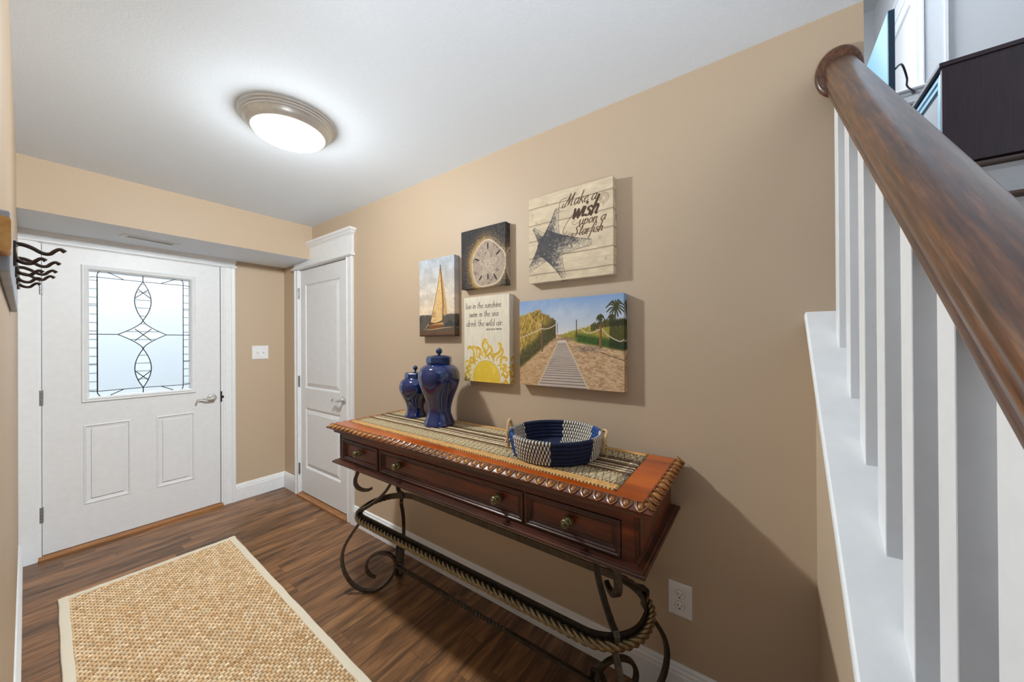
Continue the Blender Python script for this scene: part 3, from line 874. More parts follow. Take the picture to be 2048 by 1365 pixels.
def seg(mask, X, Y, p, q, w0, w1=None, soft=None):
    w1 = w0 if w1 is None else w1
    soft = soft or (Y[1, 0]-Y[0, 0])*.8
    R = max(w0, w1)+soft*2
    x0, x1 = min(p[0], q[0])-R, max(p[0], q[0])+R; y0, y1 = min(p[1], q[1])-R, max(p[1], q[1])+R
    dx = X[0, 1]-X[0, 0]; dy = Y[1, 0]-Y[0, 0]
    i0 = max(0, int(x0/dx)); i1 = min(X.shape[1], int(x1/dx)+2); j0 = max(0, int(y0/dy)); j1 = min(X.shape[0], int(y1/dy)+2)
    if i1 <= i0 or j1 <= j0: return
    xx = X[j0:j1, i0:i1]; yy = Y[j0:j1, i0:i1]
    vx, vy = q[0]-p[0], q[1]-p[1]; L2 = vx*vx+vy*vy+1e-12
    tt = np.clip(((xx-p[0])*vx+(yy-p[1])*vy)/L2, 0, 1)
    d = np.hypot(xx-p[0]-tt*vx, yy-p[1]-tt*vy); w = w0+(w1-w0)*tt
    mm = np.clip((w-d)/soft+.5, 0, 1)
    mask[j0:j1, i0:i1] = np.maximum(mask[j0:j1, i0:i1], mm)
def stroke(mask, X, Y, pts, w, smooth=True, calli=0.0, taper=False, n=5):
    P = catmull(pts, n) if smooth and len(pts) > 2 else pts
    N = len(P)
    for i in range(N-1):
        p, q = P[i], P[i+1]; l = math.hypot(q[0]-p[0], q[1]-p[1])+1e-9
        ww = w*(1-calli+calli*2*abs(q[1]-p[1])/l)
        if taper: ww *= math.sin(math.pi*(i+.7)/(N+.4))**.6
        seg(mask, X, Y, p, q, ww)
def fill_poly(X, Y, pts):
    m_ = np.zeros(X.shape, bool); n = len(pts)
    for i in range(n):
        x0, y0 = pts[i]; x1, y1 = pts[(i+1) % n]
        if y0 == y1: continue
        c_ = ((Y >= min(y0, y1)) & (Y < max(y0, y1)) & (X < x0+(Y-y0)*(x1-x0)/(y1-y0)))
        m_ ^= c_
    return m_.astype(float)
GL = {
 'a': (1.0, [[(.78, .85), (.4, 1), (.1, .55), (.22, .05), (.5, .08), (.78, .6), (.8, 1)], [(.8, 1), (.76, .2), (1.0, .08)]]),
 'c': (.8, [[(.7, .82), (.42, 1), (.1, .6), (.2, .08), (.5, 0), (.78, .25)]]),
 'd': (1.0, [[(.78, .85), (.4, 1), (.1, .55), (.22, .05), (.5, .08), (.78, .5)], [(.88, 2.0), (.78, .2), (1.0, .08)]]),
 'e': (.82, [[(.1, .45), (.5, .6), (.62, .85), (.4, 1), (.12, .7), (.15, .15), (.45, 0), (.8, .3)]]),
 'f': (.6, [[(.85, 1.8), (.6, 2.05), (.38, 1.5), (.3, .2), (.15, -.7), (-.1, -.8)], [(0, .95), (.7, 1.05)]]),
 'h': (.9, [[(.25, 2.0), (.1, 0)], [(.13, .5), (.42, 1), (.62, .8), (.6, .15), (.85, .05)]]),
 'i': (.42, [[(.15, 1), (.12, .2), (.38, .06)], [(.2, 1.42), (.22, 1.5)]]),
 'k': (.85, [[(.22, 2.0), (.1, 0)], [(.65, 1), (.15, .5), (.4, .5), (.75, 0)]]),
 'l': (.42, [[(.25, 2.0), (.12, .25), (.38, .06)]]),
 'm': (1.25, [[(.1, 1), (.1, 0)], [(.1, .5), (.34, 1), (.5, .8), (.48, 0)], [(.5, .5), (.76, 1), (.94, .8), (.92, .15), (1.15, .05)]]),
 'n': (.9, [[(.1, 1), (.1, 0)], [(.1, .5), (.42, 1), (.62, .8), (.6, .15), (.85, .05)]]),
 'o': (.85, [[(.4, 1), (.1, .6), (.2, .05), (.5, .05), (.72, .5), (.6, .92), (.38, 1)]]),
 'p': (.9, [[(.14, 1), (.02, -.95)], [(.1, .5), (.42, 1), (.7, .7), (.6, .15), (.3, 0), (.1, .2)]]),
 'r': (.62, [[(.1, 1), (.1, 0)], [(.1, .5), (.3, .95), (.6, .92)]]),
 's': (.68, [[(.62, .85), (.38, 1), (.15, .78), (.5, .42), (.52, .12), (.28, 0), (0, .15)]]),
 't': (.6, [[(.32, 1.75), (.2, .25), (.5, .05)], [(0, 1.12), (.58, 1.18)]]),
 'u': (.95, [[(.1, 1), (.12, .25), (.36, 0), (.66, .4), (.72, 1)], [(.72, 1), (.68, .2), (.92, .06)]]),
 'v': (.8, [[(.08, 1), (.3, .02), (.72, 1.05)]]),
 'w': (1.15, [[(.08, 1), (.25, .02), (.55, .9), (.75, .02), (1.1, 1.05)]]),
 'M': (1.7, [[(-.35, .55), (-.5, .1), (-.1, 0), (.25, .9), (.5, 2.0)], [(.5, 2.0), (.62, .25)], [(.62, .25), (1.25, 2.0)], [(1.25, 2.0), (1.2, .2), (1.5, .05)]]),
 'S': (1.15, [[(1.0, 1.65), (.7, 2.0), (.3, 1.6), (.6, 1.1), (.75, .5), (.4, 0), (-.1, .1), (-.25, .45), (.05, .6)]]),
 '.': (.3, [[(.12, .02), (.14, .06)]]), ' ': (.55, []),
}
CAPS = {'R': [[(0, 0), (0, 1)], [(0, 1), (.5, .95), (.5, .6), (0, .5)], [(.15, .5), (.6, 0)]], 'A': [[(0, 0), (.3, 1), (.6, 0)], [(.1, .35), (.5, .35)]],
 'L': [[(0, 1), (0, 0), (.5, 0)]], 'P': [[(0, 0), (0, 1)], [(0, 1), (.5, .95), (.5, .55), (0, .5)]], 'H': [[(0, 0), (0, 1)], [(.5, 0), (.5, 1)], [(0, .5), (.5, .5)]],
 'W': [[(0, 1), (.15, 0), (.35, .8), (.55, 0), (.7, 1)]], 'D': [[(0, 0), (0, 1), (.4, .85), (.5, .5), (.4, .15), (0, 0)]], 'O': [[(.25, 1), (0, .5), (.25, 0), (.55, .5), (.25, 1)]],
 'E': [[(.5, 1), (0, 1), (0, 0), (.5, 0)], [(0, .5), (.4, .5)]], 'M': [[(0, 0), (.05, 1), (.35, .3), (.65, 1), (.7, 0)]], 'S': [[(.5, .9), (.2, 1), (.05, .75), (.45, .35), (.4, .05), (0, .1)]],
 'N': [[(0, 0), (0, 1), (.5, 0), (.5, 1)]], '-': [[(0, .5), (.35, .5)]], ' ': []}
def text_width(s, xh, sx): return sum(GL[c][0] for c in s)*xh*sx
def write(mask, X, Y, s, x, y, xh, sx, w, slant=.25, calli=.35, rise=0.0):
    x0 = x
    for ch in s:
        wd, st_ = GL[ch]
        for pl in st_:
            P = catmull(pl, 4) if len(pl) > 2 else pl
            Q = [(x+(a*sx+b*slant)*xh, y+b*xh+(x-x0)*rise) for a, b in P]
            stroke(mask, X, Y, Q, w, smooth=False, calli=calli)
        x += wd*xh*sx
    return x
def write_caps(mask, X, Y, s, x, y, h, sx, w):
    for ch in s:
        for pl in CAPS[ch]: stroke(mask, X, Y, [(x+a*h*sx, y+b*h) for a, b in pl], w, smooth=False)
        x += (.9 if ch in 'WM' else .72 if ch != ' ' else .5)*h*sx

def canvas(name, y_left, y_right, z0, z1, img, label, depth=.039, side='mirror', hang='wall_canvas'):
    # img: (ny, nx, 3) sRGB 0..1, row 0 at the bottom, column 0 at the viewer's left (= larger Y)
    ny, nx = img.shape[:2]
    w = y_left-y_right; h = z1-z0
    ex = max(2, int(round(depth/w*nx))); ez = max(2, int(round(depth/h*ny)))
    big = np.pad(img, ((ez, ez), (ex, ex), (0, 0)), mode='reflect')
    colr = lin(np.clip(big, 0, 1)); by, bx = colr.shape[:2]
    s = np.concatenate([np.linspace(-depth, 0, ex+1)[:-1], np.linspace(0, w, nx), np.linspace(w, w+depth, ex+1)[1:]])
    q = np.concatenate([np.linspace(-depth, 0, ez+1)[:-1], np.linspace(0, h, ny), np.linspace(h, h+depth, ez+1)[1:]])
    Sx, Qz = np.meshgrid(s, q)
    ds = np.maximum(np.maximum(-Sx, Sx-w), 0); dq = np.maximum(np.maximum(-Qz, Qz-h), 0)
    rr = .0015
    yy = y_left-np.clip(Sx, 0, w); zz = z0+np.clip(Qz, 0, h); xx = (W-.0005-depth)+np.maximum(ds, dq)
    co = np.stack([xx, yy, zz], -1).reshape(-1, 3)
    keep = (~((ds > 1e-9) & (dq > 1e-9)))
    idx = np.arange(by*bx).reshape(by, bx)
    a = idx[:-1, :-1]; b = idx[:-1, 1:]; c = idx[1:, 1:]; d = idx[1:, :-1]
    ok = ((Sx[:-1, :-1] >= 0) | (Qz[:-1, :-1] >= 0))
    cs = (Sx[:-1, :-1]+Sx[:-1, 1:])/2; cq = (Qz[:-1, :-1]+Qz[1:, :-1])/2
    corner = ((cs < 0) | (cs > w)) & ((cq < 0) | (cq > h))
    F = np.stack([a, b, c, d], -1)[~corner]
    me = bpy.data.meshes.new('canvas_print')
    me.vertices.add(len(co)); me.vertices.foreach_set('co', co.ravel())
    nf = len(F); me.loops.add(nf*4); me.loops.foreach_set('vertex_index', F.ravel().astype(np.int32))
    me.polygons.add(nf); me.polygons.foreach_set('loop_start', np.arange(0, nf*4, 4, dtype=np.int32)); me.polygons.foreach_set('loop_total', np.full(nf, 4, dtype=np.int32))
    me.update(calc_edges=True); me.validate()
    at = me.color_attributes.new('paint', 'FLOAT_COLOR', 'POINT')
    c4 = np.ones((by*bx, 4)); c4[:, :3] = colr.reshape(-1, 3); at.data.foreach_set('color', c4.ravel())
    me.materials.append(MT['canvas_print'])
    t = thing(hang, (W, (y_left+y_right)/2, z0), label, 'canvas print', 'canvas prints on the right wall')
    o = bpy.data.objects.new('canvas_print', me); COL.objects.link(o); o.parent = t; o.matrix_parent_inverse = Matrix.Translation(-t.location)
    m = MB(); e = .0015
    m.box((W-depth+.002, y_right+e, z0+e), (W-.0003, y_right+.02, z1-e)); m.box((W-depth+.002, y_left-.02, z0+e), (W-.0003, y_left-e, z1-e))
    m.box((W-depth+.002, y_right+.02, z0+e), (W-.0003, y_left-.02, z0+.02)); m.box((W-depth+.002, y_right+.02, z1-.02), (W-.0003, y_left-.02, z1-e))
    m.build('stretcher_frame', 'rack_oak', t)
    return t
c255 = lambda r, g, b: np.array([r, g, b])/255.0

# --- sailboat
def art_boat():
    ny, nx = 300, 200; asp = .305/.470; X, Y = grid(ny, nx, asp)
    n = fbm(ny, nx, 14, 9, 3); n2 = fbm(ny, nx, 50, 30, 9)
    img = np.zeros((ny, nx, 3))
    tt = np.clip((Y-.28)/.72, 0, 1)[..., None]
    img[:] = c255(226, 205, 176)*(1-tt)+c255(176, 184, 196)*tt
    img = img*(.86+.28*n[..., None])
    img = blend(img, np.clip((n2-.62)*4, 0, 1)*.4, c255(150, 150, 160))
    sea = np.clip((.285+.02*(n-.5)-Y)/.02, 0, 1)
    img = blend(img, sea, c255(92, 86, 78)); img = blend(img, sea*np.clip((n-.45)*4, 0, 1), c255(66, 66, 62))
    img = blend(img, np.clip((.12-Y)/.1, 0, 1)*(.5+n2*.5), c255(112, 72, 48))
    img = blend(img, np.clip((.025-Y)/.02, 0, 1), c255(60, 44, 36))
    k = asp
    s1 = fill_poly(X, Y, [(.62*k, .895), (.54*k, .62), (.42*k, .36), (.32*k, .175), (.45*k, .168), (.66*k, .195), (.69*k, .30), (.66*k, .60)])
    img = blend(img, s1, c255(222, 186, 128)*1.0)
    s2 = fill_poly(X, Y, [(.62*k, .895), (.70*k, .70), (.78*k, .42), (.80*k, .28), (.72*k, .25), (.68*k, .50)])
    img = blend(img, s2, c255(198, 160, 104))
    img = blend(img, (s1+s2).clip(0, 1)*np.clip((n2-.5)*3, 0, 1)*.6, c255(168, 124, 74))
    mk = np.zeros_like(X)
    stroke(mk, X, Y, [(.62*k, .90), (.655*k, .66), (.69*k, .42), (.68*k, .20)], .008)
    stroke(mk, X, Y, [(.62*k, .895), (.53*k, .60), (.33*k, .18)], .004)
    stroke(mk, X, Y, [(.33*k, .178), (.5*k, .166), (.68*k, .20)], .005)
    img = blend(img, mk, c255(104, 66, 36))
    mk = np.zeros_like(X)
    for a in range(4): stroke(mk, X, Y, [((.39+.02*a)*k, .25+.0*a), ((.41+.02*a)*k, .32)], .0025)
    for a in range(3): stroke(mk, X, Y, [(.38*k, .20+.045*a), (.50*k, .205+.045*a)], .002)
    img = blend(img, mk*.7, c255(110, 80, 60))
    hull = fill_poly(X, Y, [(.26*k, .145), (.68*k, .175), (.72*k, .15), (.62*k, .105), (.30*k, .095)])
    img = blend(img, hull, c255(120, 78, 46)); img = blend(img, hull*np.clip((Y-.135)/.02, 0, 1), c255(196, 150, 92))
    mk = np.zeros_like(X)
    stroke(mk, X, Y, [(.12*k, .10), (.3*k, .085), (.5*k, .095), (.74*k, .105), (.95*k, .112)], .006, taper=True)
    stroke(mk, X, Y, [(.20*k, .118), (.27*k, .16)], .006)
    img = blend(img, mk*.8, c255(202, 164, 120))
    return img
canvas('boat', 1.737, 1.4325, 1.432, 1.900, art_boat(), 'tall narrow canvas print of a tan sailboat under a pale sky')

# --- sand dollar
def art_dollar():
    ny = nx = 280; X, Y = grid(ny, nx, 1.0)
    n = fbm(ny, nx, 16, 16, 31); n2 = fbm(ny, nx, 60, 60, 37); n3 = np.random.RandomState(5).rand(ny, nx)
    img = np.zeros((ny, nx, 3)); img[:] = c255(52, 50, 52)
    img = img*(.8+.4*fbm(ny, nx, 6, 60, 41)[..., None])
    cx, cy = .62, .375; ang = np.arctan2(Y-cy, X-cx)
    R = .395+.016*np.cos(3*ang+.7)+.012*np.sin(5*ang)
    rr = np.hypot((X-cx)/.98, (Y-cy)*1.0)
    gl = np.exp(-np.clip(rr-R, 0, 1)/.055)*(rr > R)
    left = np.clip((cx+.25-X)/.5, .25, 1)
    img = blend(img, (gl*left > n3*.75)*(rr > R)*.8, c255(196, 150, 78))
    img = blend(img, (gl*.4 > n3)*(rr > R)*.7, c255(226, 200, 150))
    disc = np.clip((R-rr)/.006, 0, 1)
    img = blend(img, disc, c255(164, 146, 130))
    img = blend(img, disc*np.clip((n2-.45)*4, 0, 1)*.7, c255(190, 174, 156))
    img = blend(img, disc*np.clip((.42-n)*4, 0, 1)*.6, c255(98, 84, 74))
    img = blend(img, disc*np.clip(1-np.abs(rr-(R-.018))/.018, 0, 1)*.9, c255(228, 206, 178))
    mk = np.zeros_like(X)
    for k in range(5):
        a = math.radians(90+72*k); ca, sa = math.cos(a), math.sin(a)
        def pt(r, s): return (cx+ca*r-sa*s, cy+sa*r+ca*s)
        L_ = .20
        stroke(mk, X, Y, [pt(.03, 0), pt(.08, .036), pt(.14, .038), pt(L_, 0)], .005)
        stroke(mk, X, Y, [pt(.03, 0), pt(.08, -.036), pt(.14, -.038), pt(L_, 0)], .005)
        stroke(mk, X, Y, [pt(.04, 0), pt(.085, .014), pt(.15, 0)], .0022)
        stroke(mk, X, Y, [pt(.04, 0), pt(.085, -.014), pt(.15, 0)], .0022)
    img = blend(img, mk, c255(206, 192, 170))
    mk = np.zeros_like(X)
    for k, (a, r0, r1) in enumerate([(90, .24, .345), (35, .22, .32), (158, .21, .32), (-55, .22, .33), (-128, .23, .31), (-90, .16, .25)]):
        a = math.radians(a); stroke(mk, X, Y, [(cx+math.cos(a)*r0, cy+math.sin(a)*r0), (cx+math.cos(a)*(r0+r1)/2, cy+math.sin(a)*(r0+r1)/2), (cx+math.cos(a)*r1, cy+math.sin(a)*r1)], .014, taper=True)
    img = blend(img, mk, c255(44, 38, 36))
    sp = (n3 > .985)*(Y > .55)*(X > .7)
    img = blend(img, sp.astype(float), c255(220, 200, 170))
    return img
canvas('dollar', 1.3755, 1.0645, 1.690, 2.014, art_dollar(), 'small square canvas print of a sand dollar on dark charcoal')

# --- starfish
def art_star():
    ny = nx = 440; X, Y = grid(ny, nx, 1.0)
    grain = fbm(ny, nx, 90, 7, 51); n = fbm(ny, nx, 20, 10, 57); n2 = fbm(ny, nx, 110, 110, 61, 2); n3 = fbm(ny, nx, 45, 45, 67, 3)
    img = np.zeros((ny, nx, 3)); img[:] = c255(214, 196, 168)
    img = img*(.90+.18*n[..., None]); img = blend(img, np.clip((grain-.6)*5, 0, 1)*.35, c255(176, 158, 136))
    for cxk, cyk in ((.24, .885), (.6, .915), (.05, .80), (.1, .70), (.76, .35), (.86, .4), (.1, .06), (.92, .17), (.87, .80), (.90, .74)):
        d = np.hypot((X-cxk)/.6, Y-cyk); img = blend(img, np.clip(1-d/.03, 0, 1)*.5, c255(150, 126, 104))
    d = np.hypot((X-.905)/.05, (Y-.80)/.05); img = blend(img, (np.abs(d-1) < .16)*.35+(np.abs(d-.6) < .12)*.35, c255(132, 104, 84))
    for zz in (.872, .675, .488, .29, .095):
        img = blend(img, np.clip(1-np.abs(Y-zz-.004*np.sin(X*7))/.0045, 0, 1)*.95, c255(70, 52, 40))
        img = blend(img, np.clip(1-np.abs(Y-zz+.008)/.01, 0, 1)*.3, c255(150, 130, 108))
    # the print follows the photographed drawing: five arms round a dark centre
    ctr = (.27, .40)
    arms = [((.375, .815), .055), ((.775, .365), .075), ((.455, .02), .060), ((-.02, .135), .062), ((.06, .645), .040)]
    body = np.zeros_like(X); edge = np.zeros_like(X); core = np.zeros_like(X)
    for (tx, ty), wd in arms:
        vx, vy = tx-ctr[0], ty-ctr[1]; L_ = math.hypot(vx, vy); ux, uy = vx/L_, vy/L_
        al = (X-ctr[0])*ux+(Y-ctr[1])*uy; ac = -(X-ctr[0])*uy+(Y-ctr[1])*ux
        f = np.clip(al/L_, 0, 1)
        hw = (.115*(1-f)**1.6+wd*.78*(1-.35*f))*np.sqrt(np.clip(1-((al-L_*.93)/(L_*.07)).clip(0, None)**2, 0, 1))
        ins = (al > -.02) & (al < L_) & (np.abs(ac) < hw)
        body = np.maximum(body, ins.astype(float))
        e = ins*np.clip(1-np.abs(np.abs(ac)-hw)/.007, 0, 1); edge = np.maximum(edge, e)
        side = np.clip((ac*(1 if uy > 0 or ux > .8 else -1))/(hw+1e-6)*.5+.5, 0, 1)
        core = np.maximum(core, ins*np.clip(1.05-f*1.0, 0, 1)*.55+ins*side*.45)
        edge = np.maximum(edge, ins*np.clip(1-np.abs(ac)/.006, 0, 1)*.5*(n2 > .45))
    rc = np.hypot(X-ctr[0], Y-ctr[1]); core = np.maximum(core, np.clip(1.25-rc/.13, 0, 1)); body = np.maximum(body, (rc < .12).astype(float))
    for (tx, ty), wd in []: pass
    dark = body*np.clip((core-.34)*2.4+(n2-.5)*1.1+(n3-.5)*.9, 0, 1)
    lite = body*(1-dark)*np.clip((n2-.52)*4, 0, 1)*.5
    img = blend(img, body*.10, c255(150, 146, 140)); img = blend(img, dark*.88, c255(64, 64, 70)); img = blend(img, lite, c255(96, 94, 96)); img = blend(img, edge*.85, c255(58, 56, 60))
    rs = np.random.RandomState(8); mk = np.zeros_like(X); mh = np.zeros_like(X)
    for k in range(150):
        (tx, ty), wd = arms[rs.randint(5)]; f = rs.rand()**.8; s = rs.uniform(-.75, .75)*wd
        vx, vy = tx-ctr[0], ty-ctr[1]; L_ = math.hypot(vx, vy)
        px_, py_ = ctr[0]+vx*f-vy/L_*s, ctr[1]+vy*f+vx/L_*s; r = rs.uniform(.004, .010)
        d = np.hypot(X-px_, Y-py_); mk = np.maximum(mk, np.clip(1-np.abs(d-r)/.003, 0, 1)*body)
        if k % 6 == 0: mh = np.maximum(mh, np.clip((r*.8-d)/.003, 0, 1)*body)
    img = blend(img, mk*.55, c255(52, 50, 54)); img = blend(img, mh*.9, c255(206, 192, 168))
    tx_ = np.zeros_like(X)
    write(tx_, X, Y, 'Make a', .46, .805, .064, .96, .0042, .40, .55, .0)
    stroke(tx_, X, Y, [(.52, .83), (.45, .80), (.395, .82), (.42, .89), (.49, .90)], .0026)
    stroke(tx_, X, Y, [(.395, .84), (.40, .77), (.45, .775)], .0022)
    img = blend(img, tx_*.92, c255(78, 58, 44))
    tx_ = np.zeros_like(X)
    write(tx_, X, Y, 'wish', .545, .655, .094, 1.0, .0088, .40, .62)
    stroke(tx_, X, Y, [(.58, .71), (.51, .65), (.46, .58), (.44, .53), (.465, .50), (.485, .53)], .0032)
    img = blend(img, tx_*.95, c255(70, 50, 38))
    tx_ = np.zeros_like(X)
    write(tx_, X, Y, 'upon a', .625, .572, .050, 1.15, .0044, .36, .5)
    stroke(tx_, X, Y, [(.64, .61), (.58, .585), (.55, .61), (.59, .635)], .0020)
    write(tx_, X, Y, 'Starfish', .555, .462, .052, 1.08, .0044, .36, .5)
    stroke(tx_, X, Y, [(.54, .47), (.50, .465), (.505, .505), (.55, .50)], .0020)
    img = blend(img, tx_*.92, c255(88, 64, 46))
    return img
canvas('star', .9215, .5025, 1.678, 2.090, art_star(), 'square white plank canvas print of a grey starfish, reading Make a wish')

# --- sunshine
def art_sun():
    asp = .311/.462; ny, nx = 440, 300; X, Y = grid(ny, nx, asp); k = asp
    n = fbm(ny, nx, 10, 60, 71); n2 = fbm(ny, nx, 30, 20, 77); n3 = fbm(ny, nx, 14, 12, 79)
    img = np.zeros((ny, nx, 3)); img[:] = c255(226, 216, 196)
    img = img*(.93+.12*n[..., None]); img = blend(img, np.clip((n2-.6)*3, 0, 1)*.35, c255(196, 202, 204))
    mk = np.zeros_like(X)
    write(mk, X, Y, 'live in the sunshine', .03*k, .862, .0375, 1.03, .0024, .10, .45)
    write(mk, X, Y, 'swim in the sea', .11*k, .762, .0375, 1.06, .0024, .10, .45)
    write(mk, X, Y, 'drink the wild air.', .05*k, .652, .0385, 1.10, .0024, .10, .45)
    write_caps(mk, X, Y, '-RALPH WALDO EMERSON', .50*k, .603, .0165, .98, .0016)
    img = blend(img, mk*.9, c255(54, 48, 46))
    sc = (.50*k, .05); d = np.hypot((X-sc[0])/(.30*k), (Y-sc[1])/.20)
    sun = np.clip((1-d)/.02, 0, 1)
    img = blend(img, (np.abs(d-1) < .025)*.7, c255(196, 160, 60))
    img = blend(img, sun, c255(226, 190, 62)); img = blend(img, sun*np.clip((n3-.5)*4, 0, 1)*.6, c255(238, 214, 110))
    m2 = np.zeros_like(X); rs = np.random.RandomState(4)
    for r in range(7):
        yb = .20-.03*r; x = .28*k
        while x < .72*k:
            if math.hypot((x-sc[0])/(.28*k), (yb-sc[1])/.18) < .92: stroke(m2, X, Y, [(x, yb), (x+.006, yb+.008*rs.rand()), (x+.012, yb)], .0008)
            x += .016
    img = blend(img, m2*.35, c255(150, 120, 50))
    rays = np.zeros_like(X); halo = np.zeros_like(X)
    def ray(ang, r0, r1, w, curl, rev=1):
        a = math.radians(ang); ca, sa = math.cos(a), math.sin(a); pts = []
        N = 8
        for i in range(N+1):
            f = i/N; r = r0+(r1-r0)*f; s = rev*curl*math.sin(f*math.pi*2)*.5
            pts.append((sc[0]+(ca*r-sa*s)*1.0, sc[1]+(sa*r+ca*s)))
        ex_, ey_ = pts[-1]
        for j in range(1, 7):   # hooked tip
            b = a+rev*j*.75; q = .020*(1-j/9); ex_ += math.cos(b)*q; ey_ += math.sin(b)*q; pts.append((ex_, ey_))
        n_ = len(pts); P = catmull(pts, 4); N2 = len(P)
        for i in range(N2-1):
            ww = w*(.35+.65*math.sin(math.pi*min(1, (i+1)/(N2*.9)))**.7)
            seg(rays, X, Y, P[i], P[i+1], ww); seg(halo, X, Y, P[i], P[i+1], ww+.006)
    for i, a in enumerate([-8, 8, 24, 42, 60, 78, 94, 108, 124, 140, 156, 172, 188]):
        ray(a, .225, (.36 if i % 2 else .43) if 40 < a < 140 else .31, .0165, .045, 1 if i % 3 else -1)
    for i, a in enumerate([16, 34, 52, 70, 86, 101, 116, 132, 148, 164]):
        ray(a, .25, .29 if i % 2 else .40 if 50 < a < 130 else .35, .012, .028, -1 if i % 2 else 1)
    halo *= (d > 1.02); rays *= (d > 1.03)
    img = blend(img, halo*.7, c255(240, 226, 190))
    img = blend(img, rays, c255(216, 180, 78)); img = blend(img, rays*np.clip((n3-.45)*4, 0, 1)*.7, c255(204, 158, 48)); img = blend(img, rays*np.clip((.42-n3)*5, 0, 1)*.6, c255(236, 212, 140))
    return img
canvas('sun', 1.3560, 1.0440, 1.180, 1.642, art_sun(), 'tall canvas print with handwritten live in the sunshine verse above a yellow sun')

# --- boardwalk
def art_path():
    asp = .517/.410; ny, nx = 400, 500; X, Y = grid(ny, nx, asp); X = X/asp   # X 0..1
    Xp = X
    n = fbm(ny, nx, 30, 40, 81); nf = fbm(ny, nx, 160, 200, 87, 2); nv = fbm(ny, nx, 30, 160, 91, 3); ns = fbm(ny, nx, 70, 40, 95, 3); big = fbm(ny, nx, 6, 8, 99)
    img = np.zeros((ny, nx, 3)); tt = np.clip((Y-.60)/.40, 0, 1)[..., None]
    img[:] = c255(214, 212, 210)*(1-tt)+c255(130, 160, 204)*tt
    img = blend(img, np.clip((big-.5)*2.5, 0, 1)*.5*np.clip((Y-.6)/.2, 0, 1), c255(206, 212, 222))
    sand = np.clip((.605-Y)/.02, 0, 1)
    img = blend(img, sand, c255(200, 166, 128))
    dd = np.clip((.62-Y)/.62, 0, 1)
    img = blend(img, sand*np.clip((ns-.5)*5, 0, 1)*.55, c255(150, 112, 80)); img = blend(img, sand*np.clip((.45-ns)*5, 0, 1)*.5, c255(226, 196, 158))
    lf = fill_poly(X, Y, [(0, 0), (.26, 0), (.36, .30), (.40, .50), (.3, .42), (.22, .35), (0, .2)])
    img = blend(img, lf*np.clip((nf-.4)*3, 0, 1)*.6, c255(178, 134, 84))
    # left dune grass
    topl = .90-.04*np.sin(X*9)-np.clip(X-.22, 0, 1)*.75-.0*X
    topl = np.where(X < .24, .865-.03*np.cos(X*14), .865-(X-.24)*.62)+.03*(nv-.5)*2
    topl = np.where(X > .39, -1, topl)
    botl = .18+X*.95
    g = np.clip((topl-Y)/.012, 0, 1)*np.clip((Y-botl)/.04, 0, 1)
    img = blend(img, g, c255(170, 138, 62)); img = blend(img, g*np.clip((nv-.5)*5, 0, 1)*.8, c255(208, 176, 92)); img = blend(img, g*np.clip((.47-nv)*5, 0, 1), c255(96, 84, 40))
    sh = g*np.clip(((botl+.20+.12*big)-Y)/.10, 0, 1); img = blend(img, sh*.8, c255(58, 58, 34)); img = blend(img, sh*np.clip((nf-.55)*6, 0, 1)*.6, c255(120, 120, 90))
    g2 = g*np.clip((X-.27)/.03, 0, 1)*np.clip((Y-.5)/.1, 0, 1); img = blend(img, g2*.6*np.clip((nv-.3)*3, 0, 1), c255(76, 70, 36))
    # right dune
    topr = .60+np.clip(X-.44, 0, 1)*.32; topr = np.minimum(topr, .735)+.022*(nv-.5)*2; topr = np.where(X < .44, -1, topr)
    botr = np.where(X < .62, .55-(X-.44)*.35, .49-(X-.62)*.22)
    g = np.clip((topr-Y)/.010, 0, 1)*np.clip((Y-botr)/.03, 0, 1)
    img = blend(img, g, c255(150, 138, 54)); img = blend(img, g*np.clip((nv-.5)*5, 0, 1)*.8, c255(196, 178, 84))
    low = g*np.clip((botr+.13-Y)/.05, 0, 1)*np.clip((X-.56)/.05, 0, 1)
    img = blend(img, low, c255(52, 78, 32)); img = blend(img, low*np.clip((nf-.5)*5, 0, 1)*.7, c255(92, 120, 56))
    hi = np.clip((topr+.012-Y)/.01, 0, 1)*np.clip((Y-(topr-.07))/.01, 0, 1)*(X > .72)
    img = blend(img, hi*.85, c255(58, 56, 34)); img = blend(img, hi*np.clip((nf-.5)*6, 0, 1)*.6, c255(128, 120, 66))
    rt = g*(X > .88); img = blend(img, rt*.65, c255(40, 44, 26))
    # shade on sand, right and at path head
    s = np.clip(1-np.hypot((X-.69)/.16, (Y-.435)/.05), 0, 1)*np.clip((nf-.35)*5, 0, 1); img = blend(img, s*1.1, c255(92, 84, 84))
    s = np.clip(1-np.hypot((X-.50)/.12, (Y-.545)/.035), 0, 1); img = blend(img, s*.8, c255(120, 104, 96))
    # boardwalk
    def edgeL(y): return .425-(.54-y)*.42
    def edgeR(y): return .480+(.54-y)*.40
    y_ = np.clip(Y, 0, .54); bw = ((X > edgeL(y_)) & (X < edgeR(y_)) & (Y < .53)).astype(float)
    img = blend(img, bw, c255(196, 180, 168)); img = blend(img, bw*np.clip((fbm(ny, nx, 90, 12, 103)-.5)*4, 0, 1)*.5, c255(160, 140, 128))
    img = blend(img, bw*np.clip((Y-.30)/.2, 0, 1)*.6, c255(222, 208, 198))
    y = .0; gap = .036; ln = np.zeros_like(X)
    while y < .50:
        ln = np.maximum(ln, np.clip(1-np.abs(Y-y-.010*(X-.45))/(.006*(1-y*1.5)+.0012), 0, 1)*(1-y*.9)); y += gap; gap *= .935
    img = blend(img, bw*ln*.95, c255(84, 62, 52))
    rails = ((np.abs(X-edgeL(y_)) < .007) | (np.abs(X-edgeR(y_)) < .008)) & (Y < .53)
